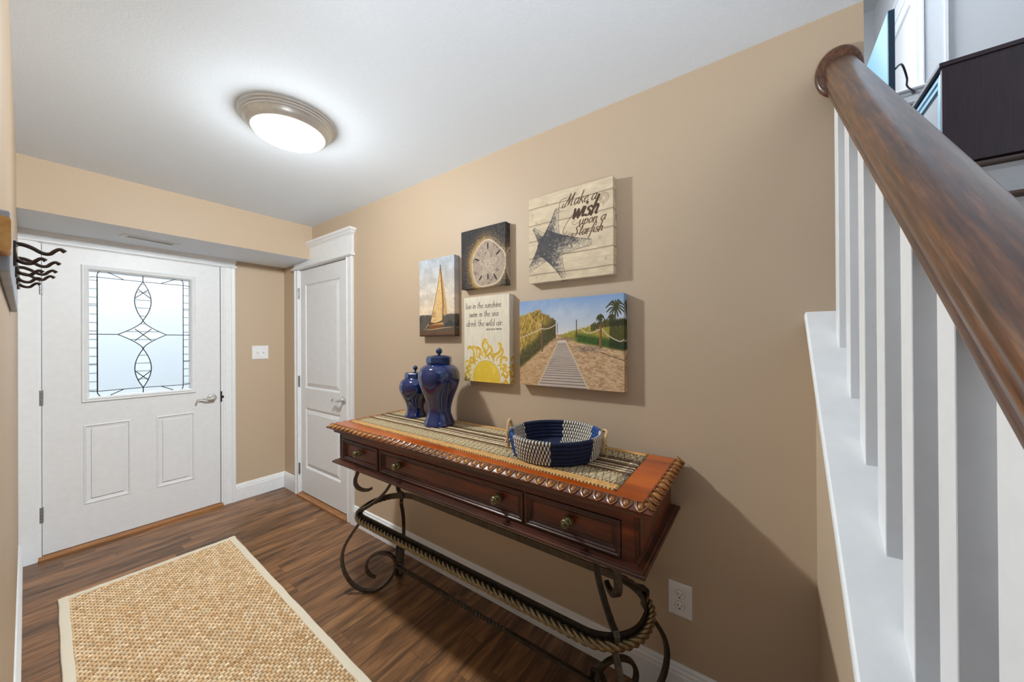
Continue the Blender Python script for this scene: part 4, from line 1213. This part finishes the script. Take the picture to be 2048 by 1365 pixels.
    img = blend(img, rails.astype(float)*.9, c255(208, 188, 160))
    # posts and ropes
    XX = X*asp
    def post(x, y0, y1, w, c):
        mk = np.zeros_like(X); seg(mk, XX, Y, (x*asp, y0), (x*asp, y1), w); return blend(img, mk, c)
    img = post(.248, .41, .70, .010, c255(98, 72, 52)); img = post(.244, .42, .70, .004, c255(140, 108, 80))
    img = post(.385, .555, .715, .006, c255(80, 60, 46)); img = post(.405, .61, .72, .004, c255(96, 76, 60))
    img = post(.590, .565, .75, .005, c255(70, 54, 44)); img = post(.805, .455, .68, .013, c255(120, 78, 50)); img = post(.800, .46, .67, .005, c255(160, 110, 72))
    mk = np.zeros_like(X)
    for pl in ([(.0, .56), (.10, .60), (.18, .635), (.248, .672)], [(.248, .662), (.32, .668), (.385, .705)], [(.2, .74), (.24, .70)], [(.605, .70), (.65, .63), (.72, .605), (.80, .64)],
               [(.82, .645), (.87, .575), (.96, .515), (1.0, .53)]):
        stroke(mk, XX, Y, [(a*asp, b) for a, b in pl], .0055)
    img = blend(img, mk*.95, c255(206, 190, 168))
    mk = np.zeros_like(X); stroke(mk, XX, Y, [(0, .25*1), (.08*asp, .32), (.16*asp, .39), (.24*asp, .45)], .004); stroke(mk, XX, Y, [(.80*asp, .40), (.9*asp, .36), (1.0*asp, .32)], .004)
    img = blend(img, mk*.8, c255(70, 56, 46))
    # palms
    mk = np.zeros_like(X); rs = np.random.RandomState(2)
    def palm(px_, py_, R, th_):
        stroke(mk, XX, Y, [(px_*asp, py_), ((px_-.004)*asp, py_-R*1.5)], .004)
        for a in range(0, 360, 24):
            b = math.radians(a+rs.uniform(-8, 8)); r = R*rs.uniform(.8, 1.1)
            e = (px_*asp+math.cos(b)*r, py_+math.sin(b)*r*.75-.25*r); mid = (px_*asp+math.cos(b)*r*.55, py_+math.sin(b)*r*.6+.10*r)
            stroke(mk, XX, Y, [(px_*asp, py_), mid, e], th_, taper=True)
    palm(.935, .865, .105, .0075); palm(.805, .765, .045, .006); palm(.90, .765, .04, .006)
    img = blend(img, mk, c255(66, 66, 36))
    return img
canvas('path', .9800, .4600, 1.184, 1.594, art_path(), 'wide canvas print of a wooden boardwalk between grassy dunes, lowest on the right')

# ------------------------------------------------------------------ generic coloured grid mesh
def color_mesh(name, co, faces, colors, mname, parent=None, smooth=False):
    me = bpy.data.meshes.new(name)
    co = np.asarray(co, float); faces = np.asarray(faces, np.int32)
    me.vertices.add(len(co)); me.vertices.foreach_set('co', co.ravel())
    nf = len(faces); me.loops.add(nf*4); me.loops.foreach_set('vertex_index', faces.ravel())
    me.polygons.add(nf); me.polygons.foreach_set('loop_start', np.arange(0, nf*4, 4, dtype=np.int32)); me.polygons.foreach_set('loop_total', np.full(nf, 4, dtype=np.int32))
    if smooth: me.polygons.foreach_set('use_smooth', np.ones(nf, dtype=bool))
    me.update(calc_edges=True)
    at = me.color_attributes.new('paint', 'FLOAT_COLOR', 'POINT')
    c4 = np.ones((len(co), 4)); c4[:, :3] = lin(np.clip(colors, 0, 1)); at.data.foreach_set('color', c4.ravel())
    me.materials.append(MT[mname])
    o = bpy.data.objects.new(name, me); COL.objects.link(o)
    if parent is not None: o.parent = parent; o.matrix_parent_inverse = Matrix.Translation(-parent.location)
    return o
def grid_faces(nv, nu):
    idx = np.arange(nv*nu).reshape(nv, nu)
    return np.stack([idx[:-1, :-1], idx[:-1, 1:], idx[1:, 1:], idx[1:, :-1]], -1).reshape(-1, 4)

# ================================================================== TABLE RUNNER
# corners: front-left, front-right, back-right, back-left
RC = [np.array(q) for q in ((1.062, 1.898), (1.020, .352), (1.418, .362), (1.424, 1.905))]
nu, nv = 1100, 130     # u along the length (left -> right), v front -> back
U, V = np.meshgrid(np.linspace(0, 1, nu), np.linspace(0, 1, nv))
P = ((1-U)*(1-V))[..., None]*RC[0]+(U*(1-V))[..., None]*RC[1]+(U*V)[..., None]*RC[2]+((1-U)*V)[..., None]*RC[3]
rs = np.random.RandomState(12)
img = np.zeros((nv, nu, 3)); fin = fbm(nv, nu, 60, 400, 201, 2)
tan = c255(198, 152, 92); cream = c255(236, 218, 180); dark = c255(66, 54, 46); brown = c255(140, 106, 72); grey = c255(128, 124, 118)
img[:] = tan
vv = V; uu = U*1.55
def band(a, b): return ((vv >= a) & (vv < b)).astype(float)
Lm = .40
for a, b in ((.105, .335), (.72, .91)):
    bm_ = band(a, b); x = uu*100; yv = (vv-a)/(b-a)
    img = blend(img, bm_, c255(208, 186, 142))
    zig = np.abs(((x/2.4) % 1)*2-1)
    dia = np.abs(zig-np.abs(yv*2-1)) < .11
    img = blend(img, bm_*dia, dark)
    ck = (((x/.40).astype(int)+(yv*12).astype(int)) % 2 == 0)
    inner = (np.abs(yv*2-1)+np.abs(zig) < 1.0) & (zig < .55)
    img = blend(img, bm_*ck*inner*.7, grey); img = blend(img, bm_*ck*(~inner)*.40, c255(110, 92, 68))
    img = blend(img, bm_*((yv < .10) | (yv > .90))*(((x/.7).astype(int) % 2) == 0)*.9, dark)
for a, b, c_ in ((.345, .375, dark), (.375, .40, brown), (.40, .425, cream), (.425, .445, dark), (.445, .47, cream), (.47, .495, dark), (.495, .515, brown), (.515, .53, cream), (.53, .575, dark), (.575, .60, c255(150, 118, 82)), (.60, .62, dark), (.62, .65, cream), (.65, .675, dark), (.675, .695, brown), (.695, .715, dark)):
    img = blend(img, band(a, b), c_)
img = blend(img, band(.0, .015)*(((uu*160).astype(int) % 2) == 0), dark); img = blend(img, band(.985, 1.01)*(((uu*160).astype(int) % 2) == 0), dark)
img = blend(img, ((U < .006) | (U > .994))*(((vv*60).astype(int) % 2) == 0)*1.0, dark)
img = blend(img, ((U > .006) & (U < .018) | (U < .994) & (U > .984))*.35*(vv > .1)*(vv < .9), dark)
img = img*(.82+.36*fin[..., None])
Zr = np.full(U.shape, ZT+.0035)+.0006*(fin-.5)+.0010*np.sin(U*60+3*V)*(.3)
edge = (np.minimum(np.minimum(V*.40, (1-V)*.40), np.minimum(U*1.55, (1-U)*1.55)))
Zr = np.where(edge < .0015, ZT+.0003, Zr)
co = np.stack([P[..., 0], P[..., 1], Zr], -1).reshape(-1, 3)
r_ = color_mesh('table_runner', co, grid_faces(nv, nu), img.reshape(-1, 3), 'runner_cloth')
setp(r_, 'woven tan, black and cream patterned table runner lying on the console table', 'table runner')
ZR = ZT+.0048

# ================================================================== GINGER JARS
def jar(loc, s, prof, lidz, lidr, knobz, label):
    t = thing('ginger_jar', loc, label, 'jar', 'blue lidded ginger jars')
    T = Matrix.Translation(loc)
    P = catmull(prof, 6); m = MB(); m.lathe([(max(0, a), b) for a, b in P], T, 64)
    m.build('jar_body', 'vase_glaze', t)
    m = MB()  # octagonal lid with softened corners
    seg = 8; lp = [(lidr*.93, lidz), (lidr*.985, lidz+.004), (lidr*1.0, lidz+.010), (lidr*.985, lidz+.030*s), (lidr*.95, lidz+.036*s), (lidr*.86, lidz+.0385*s), (lidr*.4, lidz+.043*s), (0, lidz+.044*s)]
    m.lathe(lp, T @ Matrix.Rotation(math.radians(11), 4, 'Z'), 8, smooth=False)
    lid = m.build('lid', 'blue_lid_glaze', t, bevel=.003)
    m = MB(); kr = .0165*s
    pr = [(.008*s, lidz+.040*s), (.0065*s, lidz+.050*s)]+[(kr*math.sin(a), knobz+kr*math.cos(math.pi-a)*1.0) for a in np.linspace(.42, math.pi, 12)]
    pr[-1] = (0, pr[-1][1])
    m.lathe(pr, T, 32); kb = m.build('lid_knob', 'blue_lid_glaze', t)
    return t
HJ = .969
TALL = [(0, .001), (.074, .001), (.082, .004), (.081, .012), (.073, .030), (.0640, .055), (.0620, .075), (.066, .105), (.078, .145), (.094, .185), (.107, .222), (.1115, .250), (.1095, .275), (.100, .298), (.084, .314), (.070, .322), (.063, .326), (.060, .332), (.0, .334)]
jar((1.297, 1.4135, ZR), 1.05, TALL, .326, .069, .393, 'taller blue glazed lidded jar, in front of the smaller one on the console table')
SMALL = [(0, .001), (.056, .001), (.062, .004), (.061, .012), (.054, .026), (.0500, .042), (.051, .062), (.061, .092), (.078, .124), (.090, .150), (.0945, .172), (.0925, .194), (.083, .212), (.070, .224), (.058, .231), (.0, .234)]
jar((1.358, 1.686, ZR), .86, SMALL, .228, .0630, .288, 'smaller blue glazed lidded jar, partly hidden behind the taller one')

# ================================================================== BASKET
ZB = ZR+.0012
bt = thing('woven_basket', (1.226, .669, ZB), 'round navy coiled basket with cream stitching and two rope handles on the table runner', 'basket')
zones = [(-34, 18, 'd'), (18, 80, 'n'), (80, 115, 'd'), (115, 150, 'b'), (150, 203, 'd'), (203, 255, 'n'), (255, 300, 'd'), (300, 326, 'b')]
def zone(deg):
    d = (deg+34) % 360-34
    for a, b, c_ in zones:
        if a <= d < b: return c_
    return 'n'
navy = c255(26, 36, 66); blue = c255(38, 74, 134); blk = c255(58, 48, 42); crm = c255(228, 218, 202)
NA = 540; NC = 9
co = []; cl = []; fc = []
rows = []
for r in range(6): rows.append((.1605+.0165*math.sin(r/5*1.35), .0085+r*.0142, .0088, False))
for r in range(17): rows.append((.154-r*.0088, .0068, .0058, True))
rs = np.random.RandomState(3)
for ri, (R_, z_, rr, flat) in enumerate(rows):
    o = len(co)
    for i in range(NA):
        deg = i*360/NA; a = math.radians(deg); zn = zone(deg)
        wob = 1+.05*math.sin(i*1.7+ri*2)+.03*rs.rand()
        # stitch pattern
        per = NA/90 if not flat else NA/max(16, int(90*R_/.165))
        ph = ((i+(ri % 2)*per*.5) % per)/per
        if zn == 'd':
            st_ = ph < .36
            col_ = crm if st_ else (blk if (i//7) % 3 else navy)
            rad = rr*(1.10 if st_ else .97)
        else:
            col_ = (navy if zn == 'n' else blue)*(.80+.3*rs.rand()); rad = rr*(1.0+.05*(ph < .5))
            st_ = False
        if flat and R_ < .06: col_ = navy*(.9+.5*(rs.rand() > .7)); rad = rr
        for c_ in range(NC):
            b = 2*math.pi*c_/NC
            cc = col_ if not (st_ and abs(math.sin(b)) > .93) else col_*.6
            co.append(((R_+rad*math.cos(b))*math.cos(a)+1.226, (R_+rad*math.cos(b))*math.sin(a)+.669, ZB+z_+rad*math.sin(b)*1.02)); cl.append(cc)
    for i in range(NA):
        j = (i+1) % NA
        for c_ in range(NC):
            d = (c_+1) % NC
            fc.append((o+i*NC+c_, o+j*NC+c_, o+j*NC+d, o+i*NC+d))
color_mesh('basket_body', co, fc, np.array(cl), 'basket_weave', bt, True)
def basket_handle(deg, up_h, lean):
    a = math.radians(deg); m = MB()
    n_ = Vector((math.cos(a), math.sin(a), 0)); s_ = Vector((-math.sin(a), math.cos(a), 0))
    base = Vector((1.226, .669, ZB))+n_*.183
    pts = []
    for i in range(25):
        f = i/24*2-1; hw = .058
        if abs(f) > .75:
            z = .028+(1-abs(f))/.25*.030; x = math.copysign(hw, f)
            pts.append(base+s_*x*.98+Vector((0, 0, z))-n_*.012*abs(x/.06)**2*.3)
        else:
            g = f/.75; z = .058+up_h*math.sqrt(max(0, 1-abs(g)**2.3)); x = hw*g*1.0
            pts.append(base+s_*x+Vector((0, 0, z))+n_*lean*(1-g*g))
    P = [Vector(q) for q in catmull([tuple(p) for p in pts], 4)]
    N = len(P); seg_ = 10; prof = []
    prof = [(.0058*(1+.16*math.cos(3*2*math.pi*k/seg_))*math.cos(2*math.pi*k/seg_), .0058*(1+.16*math.cos(3*2*math.pi*k/seg_))*math.sin(2*math.pi*k/seg_)) for k in range(seg_)]
    m.sweep(P, prof, up=tuple(n_), twist=[i*.42 for i in range(N)])
    h = m.build('handle', 'rope_handle', bt)
    for sgn in (-1, 1):       # frayed stitching that ties the handle down
        m = MB(); c0 = base+s_*(sgn*.057)+n_*.004
        for k in range(5):
            z = .012+k*.011
            pth = [c0+s_*(-.012*sgn)+Vector((0, 0, z)), c0+n_*.006+Vector((0, 0, z+.004)), c0+s_*(.012*sgn)+Vector((0, 0, z-.002))]
            m.tube([Vector(q) for q in catmull([tuple(p) for p in pth], 4)], .0016, 6)
        m.build('binding', 'rope_handle', h)
basket_handle(117, .062, .004)
basket_handle(-63, .030, .014)

# ================================================================== RUG
rc = [np.array(q) for q in ((.100, 3.108), (.872, 3.090), (.795, .45), (.050, .45))]   # far-left, far-right, near-right, near-left
def rugpt(u, v): return ((1-u)*(1-v))[..., None]*rc[0]+(u*(1-v))[..., None]*rc[1]+(u*v)[..., None]*rc[2]+((1-u)*v)[..., None]*rc[3]
rt = thing('area_rug', (.46, 1.8, 0), 'straw-coloured basket-weave rug with cream cloth border on the wood floor', 'rug')
Wd, Ld = .76, 2.65; bw = .036
nu, nv = 300, 1060
U, V = np.meshgrid(np.linspace(bw/Wd*.9, 1-bw/Wd*.9, nu), np.linspace(bw*.6/Ld, 1, nv))
P = rugpt(U, V); xs_ = U*Wd; ys_ = V*Ld
cw, ch = .0225, .0165
row = np.floor(ys_/ch); fy = ys_/ch-row
colf = xs_/cw+.5*(row % 2); fx = colf-np.floor(colf)
bump_ = np.clip(np.sin(np.pi*np.clip(fx*1.0, 0, 1)), 0, 1)**.55*np.clip(np.sin(np.pi*fy), 0, 1)**.45
strand = .5+.5*np.cos(fx*2*np.pi*3.0+row)
wild = fbm(nv, nu, 260, 80, 301, 2); bigv = fbm(nv, nu, 9, 4, 307, 3)
idr = np.random.RandomState(77).rand(400, 120); cellv = idr[(row.astype(int)) % 400, np.floor(colf).astype(int) % 120]
c0 = c255(216, 180, 134); c1 = c255(240, 218, 184); c2 = c255(112, 78, 46)
img = c0*(1-cellv[..., None])+c1*cellv[..., None]
img = blend(img, np.clip((strand-.75)*2, 0, 1)*.22, c2)
img = blend(img, np.clip((.60-bump_)*2.6, 0, 1)*.9, c2)
img = img*(.85+.3*wild[..., None])
rr_ = np.random.RandomState(5).rand(400, 120)[(row.astype(int)) % 400, np.floor(colf).astype(int) % 120]
img = blend(img, (rr_ > .965)*.35, c255(150, 100, 52))
Z = .005+.0075*bump_+.0008*strand*bump_+.0008*wild
co = np.stack([P[..., 0], P[..., 1], Z], -1).reshape(-1, 3)
color_mesh('woven_field', co, grid_faces(nv, nu), img.reshape(-1, 3), 'rug_weave', rt)
m = MB()
def bind(a, b, inn):
    a = Vector((*a, 0)); b = Vector((*b, 0)); inn = Vector((*inn, 0)); N = 60
    pr = [(-.001, .0), (-.002, .006), (.001, .0125), (.008, .0142), (.028, .0142), (.0345, .0130), (.0355, .009), (.034, .002)]
    vs = []; fs = []
    rs = random.Random(int(a.x*1000+b.y*77))
    for i in range(N+1):
        p = a.lerp(b, i/N); w = .0010*math.sin(i*.9)+.0007*rs.uniform(-1, 1)
        for q in pr: vs.append(p+inn*(q[0]+w)+Vector((0, 0, q[1]+(.0004*math.sin(i*1.3)))))
    n = len(pr)
    for i in range(N):
        for k in range(n): fs.append((i*n+k, i*n+(k+1) % n, (i+1)*n+(k+1) % n, (i+1)*n+k))
    m.add(vs, fs, True)
    m.add(vs[:n], [tuple(range(n))]); m.add(vs[-n:], [tuple(range(n))])
FL, FR_, NR_, NL = [tuple(q) for q in rc]
bind(FL, NL, (1, 0)); bind(FR_, NR_, (-1, 0)); bind(FL, FR_, (0, -1)); bind(NL, NR_, (0, 1))
m.build('rug_border', 'rug_binding', rt)

# ================================================================== COAT RACK
t = thing('coat_rack', (L, 1.45, 1.55), 'wall coat rack with four dark double hooks on the left wall', 'coat rack')
m = MB(); m.prism([(a+L+.0075, b+1.574) for a, b in rnd_rect(.015, .056, .006, 4)], 1, .985, 1.045, True); m.build('oak_end', 'rack_oak', t)
m = MB()
m.hexa([(L, 1.045, 1.520), (L+.0135, 1.045, 1.520), (L+.0135, 1.95, 1.500), (L, 1.95, 1.500), (L, 1.045, 1.625), (L+.0135, 1.045, 1.625), (L+.0135, 1.95, 1.625), (L, 1.95, 1.625)])
m.build('back_board', 'rack_grey', t, bevel=.003)
for hy, zz in ((1.27, 1.606), (1.475, 1.6055), (1.64, 1.605), (1.775, 1.6045)):
    m = MB(); x0 = L+.0135
    m.sweep([(x0+.0015, hy, zz+.006), (x0+.0015, hy, zz-.020), (x0+.0015, hy, zz-.046)], [(-.010, -.002), (.010, -.002), (.010, .002), (-.010, .002)], up=(1, 0, 0), smooth=False)
    up_ = [(x0, zz+.001), (x0+.012, zz+.001), (x0+.024, zz-.004), (x0+.036, zz-.012), (x0+.046, zz-.012), (x0+.053, zz-.004), (x0+.060, zz+.001), (x0+.067, zz-.004)]
    P = catmull(up_, 5); n = len(P); m.tube([(a, hy, b) for a, b in P], .0040, 10, up=(0, 1, 0), scale=[1.1-.25*min(1, i/n*1.4)+(.35*max(0, (i/n-.82))/.18 if i/n < .97 else 0) for i in range(n)])
    lo_ = [(x0, zz-.016), (x0+.003, zz-.030), (x0+.012, zz-.037), (x0+.022, zz-.037), (x0+.029, zz-.029), (x0+.035, zz-.024), (x0+.041, zz-.028)]
    P = catmull(lo_, 5); n = len(P); m.tube([(a, hy, b) for a, b in P], .0038, 10, up=(0, 1, 0), scale=[1.1-.25*min(1, i/n*1.4)+(.35*max(0, (i/n-.82))/.18 if i/n < .97 else 0) for i in range(n)])
    hk = m.build('double_hook', 'hook_bronze', t)
    for dz in (-.002, -.042):
        m = MB(); m.lathe([(.0042, 0), (.0036, .0022), (0, .003)], Matrix.Translation((x0+.0033, hy+.0, zz+dz)) @ Matrix.Rotation(math.pi/2, 4, 'Y'), 10)
        m.build('screw', 'hinge_steel', hk)

# ================================================================== STAIR SIDE
SL = .82
def capz(x): return .2779+SL*x
KX0 = .26
m = MB()
m.prism([(KX0, 0), (W, 0), (W, capz(W)-.030), (KX0, capz(KX0)-.030)], 1, -.262, -.1395)
S(m.build('wall_stair', 'wall_paint'))
# sloping cap with a rounded nose
ca, sa = math.cos(math.atan(SL)), math.sin(math.atan(SL))
prof = [(-.118, 0), (-.1145, -.0035), (-.1130, -.009), (-.1130, -.017), (-.1150, -.022), (-.118, -.024), (-.286, -.024), (-.288, -.02), (-.288, -.004), (-.286, 0)]
m = MB(); vs = []
for x in (KX0-.02, W):
    for y, n_ in prof: vs.append((x, y, capz(x)+n_/ca))
n = len(prof)
m.add(vs, [(i, (i+1) % n, (i+1) % n+n, i+n) for i in range(n)], False); m.add(vs, [tuple(range(n)), tuple(range(n, 2*n))])
S(m.build('trim_10', 'white_trim'))

rl = thing('stair_railing', (.9, -.2, capz(.9)), 'dark polished wood handrail on white square balusters, rising to the tan wall', 'stair railing')
YB = -.177; BWD = .048
def railz(x): return .8973+.865*x
for xn in (1.335, 1.186, 1.038, .892, .7505, .6124, .479):
    m = MB(); x0, x1 = xn, xn+BWD
    m.hexa([(x0, YB-BWD, capz(x0)-.003), (x1, YB-BWD, capz(x1)-.003), (x1, YB, capz(x1)-.003), (x0, YB, capz(x0)-.003),
            (x0, YB-BWD, railz(x0)+.004), (x1, YB-BWD, railz(x1)+.004), (x1, YB, railz(x1)+.004), (x0, YB, railz(x0)+.004)])
    m.build('baluster', 'white_trim', rl, bevel=.0015)
half = [(.0290, 0), (.0300, .003), (.0300, .012), (.0268, .0145), (.0268, .0170), (.0310, .0200), (.0345, .032), (.0352, .042), (.0325, .0465), (.0328, .0490), (.0368, .054), (.0375, .062), (.0350, .071), (.0290, .078), (.0200, .083), (.010, .0858), (0, .0865)]
prof = half+[(-a, b) for a, b in half[-2::-1]]
YR = -.2010
m = MB(); x0, x1 = .30, W-.004
ca2 = math.cos(math.atan(.865))*1.04; vs = []
n = len(prof)
for x in (x0, x1):
    for a, b in prof: vs.append((x, YR+a, railz(x)+b/ca2))
fs = [(i, (i+1) % n, (i+1) % n+n, i+n) for i in range(n)]
m.add(vs, fs, True); m.add(vs, [tuple(range(n)), tuple(range(n, 2*n))])
hr = m.build('handrail', 'rail_wood', rl)
m = MB()
M4 = Matrix.Translation((W, YR+.0015, 2.228)) @ Matrix.Rotation(-math.pi/2, 4, 'Y')
m.lathe([(.077, 0), (.077, .006), (.074, .012), (.069, .015), (.066, .0155), (.064, .019), (.058, .021), (.0, .021)], M4, 64, ry=.74)
m.build('rosette', 'rail_wood', rl)

# staircase beyond the railing
t = thing('staircase', (1.2, -.8, 0), 'carpetless staircase of dark wood treads and white risers behind the railing', 'staircase')
xs_ = [2.345, 2.130]+[2.130-.236*k for k in range(1, 9)]
zs_ = [2.150, 1.948]+[1.948-.2165*k for k in range(1, 9)]
for k in range(1, 10):
    x = xs_[k]; z = zs_[k]; xb = xs_[k-1]+.03
    m = MB()
    m.prism([(x+.010, z), (x, z-.006), (x-.003, z-.014), (x, z-.022), (x+.010, z-.027), (xb, z-.027), (xb, z)], 1, -1.33, -.290)
    m.build('tread', 'tread_wood', t)
for k in range(0, 10):
    x = xs_[k]+.024; z = zs_[k]-.027; zb = zs_[k+1] if k < 9 else 0
    m = MB(); m.box((x, -1.33, zb), (x+.015, -.290, z))
    m.prism([(x-.010, z), (x, z-.018), (x, z)], 1, -1.33, -.290)
    m.build('riser', 'white_trim', t)
# upper landing
m = MB()
m.prism([(xs_[0]+.010, 2.150), (xs_[0], 2.144), (xs_[0]-.003, 2.136), (xs_[0], 2.128), (xs_[0]+.010, 2.123), (6.0, 2.123), (6.0, 2.150)], 1, -2.6, -.262)
m.build('floor_landing', 'tread_wood')['kind'] = 'structure'
XF = 4.40
# far upstairs wall with a cased recess
m = MB()
zsill = 3.520
m.box((XF, -2.6, 2.15), (XF+.12, -1.085, 5.2)); m.box((XF, -1.085, 2.15), (XF+.12, -.25, zsill)); m.box((XF, -.25, 2.15), (XF+.12, 1.2, 5.2))
S(m.build('wall_upper_far', 'upper_wall_paint'))
m = MB()
m.box((XF-.02, -1.245, zsill), (XF, -1.125, 4.9)); m.box((XF-.028, -1.250, zsill), (XF-.0, -1.232, 4.9))
m.box((XF-.010, -1.125, zsill), (XF+.118, -1.078, 5.1)); m.box((XF-.03, -1.118, zsill), (XF-.01, -1.108, 4.9))
S(m.build('trim_11', 'white_trim'))
m = MB()
m.prism([(XF, zsill), (XF-.055, zsill), (XF-.062, zsill-.010), (XF-.055, zsill-.022), (XF-.040, zsill-.026), (XF-.030, zsill-.05), (XF-.022, zsill-.055), (XF-.022, zsill-.10), (XF-.028, zsill-.11), (XF-.020, zsill-.125), (XF, zsill-.13)], 1, -1.26, -.3)
m.box((XF, -1.085, zsill-.02), (XF+1.3, -.25, zsill))
S(m.build('trim_12', 'white_trim'))
m = MB()
m.box((XF+.12, -1.13, zsill), (XF+1.4, -1.085, 5.2)); m.box((XF+1.3, -1.1, zsill), (XF+1.4, -.2, 5.2))
S(m.build('wall_recess', 'upper_wall_paint'))
m = MB()
for z0, z1, d in ((4.33, 4.43, .02), (4.43, 4.46, .03), (4.46, 4.60, .015), (4.60, 4.63, .03)):
    m.box((XF+.12, -1.086, z0), (XF+1.3, -1.086+d, z1))
S(m.build('trim_13', 'white_trim'))
# stairwell side wall and upper ceiling
m = MB(); m.box((-.6, -1.45, 0), (2.345, -1.335, 5.2)); m.box((2.345, -2.6, 2.15), (XF, -2.5, 5.2)); S(m.build('wall_stairwell', 'upper_wall_paint'))
m = MB(); m.box((W+.13, -.262, 2.15), (W+.25, .4, 5.2)) ; m.box((W+.25, 1.1, 2.15), (XF, 1.2, 5.2)); S(m.build('wall_upper_left', 'upper_wall_paint'))
m = MB(); m.box((-.6, -2.6, 5.2), (XF+.12, 1.3, 5.3)); S(m.build('ceiling_upper', 'ceiling_paint'))

# media cabinet at the head of the stairs
CX, CY = 2.40, -.6655
t = thing('media_cabinet', (3.2, -.9, 2.15), 'dark wood media cabinet with glazed doors at the top of the stairs', 'cabinet')
m = MB()
m.box((CX, -1.12, 2.175), (CX+.020, CY, 2.616)); m.box((CX+1.58, -1.12, 2.175), (CX+1.60, CY, 2.616))
m.box((CX+.02, -1.12, 2.19), (CX+1.58, CY-.03, 2.21)); m.box((CX+.02, -1.12, 2.19), (CX+1.58, -1.10, 2.616))
m.box((CX+.03, -1.10, 2.15), (CX+.09, CY-.05, 2.19)); m.box((CX+1.5, -1.10, 2.15), (CX+1.56, CY-.05, 2.19))
m.build('carcass', 'cabinet_wood', t)
m = MB(); m.box((CX-.008, -1.13, 2.617), (CX+1.61, CY+.010, 2.636)); m.build('cabinet_top', 'cabinet_wood', t, bevel=.002)
for k in range(2):
    a = CX+.022+k*.778; b = a+.774
    m = MB()
    m.rings(((a+b)/2, CY-.028, (2.192+2.612)/2), (1, 0, 0), (0, 0, 1), (0, 1, 0), b-a, .42,
            [(0, 0), (0, .022), (.012, .026), (.030, .026), (.036, .020), (.052, .018), (.056, .008)], close_last=False)
    dd_ = m.build('door_frame', 'cabinet_frame', t)
    m = MB(); m.box((a+.05, CY-.022, 2.24), (b-.05, CY-.018, 2.565)); m.build('door_glass', 'screen_glass', dd_)
t2 = thing('television', (3.8, -.70, 2.636), 'flat television with a pale blue reflection on its screen, standing on the dark media cabinet', 'television')
TVX = 3.285
m = MB(); m.box((TVX, -.7150, 2.86), (TVX+1.05, -.683, 3.545)); m.build('housing', 'tv_frame', t2, bevel=.003)
m = MB(); m.box((TVX+.008, -.6825, 2.870), (TVX+1.042, -.6815, 3.537)); m.build('screen', 'screen_reflection', t2)
m = MB(); m.box((TVX+.30, -.80, 2.636), (TVX+.75, -.60, 2.646)); m.box((TVX+.48, -.735, 2.64), (TVX+.57, -.716, 3.1)); m.build('stand', 'tv_frame', t2)
m = MB(); m.tube([Vector(q) for q in catmull([(TVX+.02, -.718, 3.16), (TVX+.25, -.80, 3.30), (TVX+.45, -.87, 3.30), (TVX+.7, -.93, 3.36), (TVX+.95, -1.03, 3.42), (XF-.07, -1.04, 3.46), (XF-.03, -1.05, zsill+.004)], 8)], .006, 8)
m.build('power_cord', 'light_cord', t2)

# ================================================================== OUTSIDE THE FRONT DOOR
t = thing('neighbouring_house', (.5, 7.4, 0), 'white clapboard house wall seen through the front door glass', 'house')
m = MB()
for k in range(56):
    z = -.6+k*.115
    m.prism([(7.40, z), (7.384, z), (7.394, z+.118), (7.40, z+.118)], 0, -5, 6)
m.build('siding', 'siding_white', t)
m = MB(); m.box((-6, DF+.15, -.35), (8, 7.4, -.25)); S(m.build('ground', 'outside_ground'))
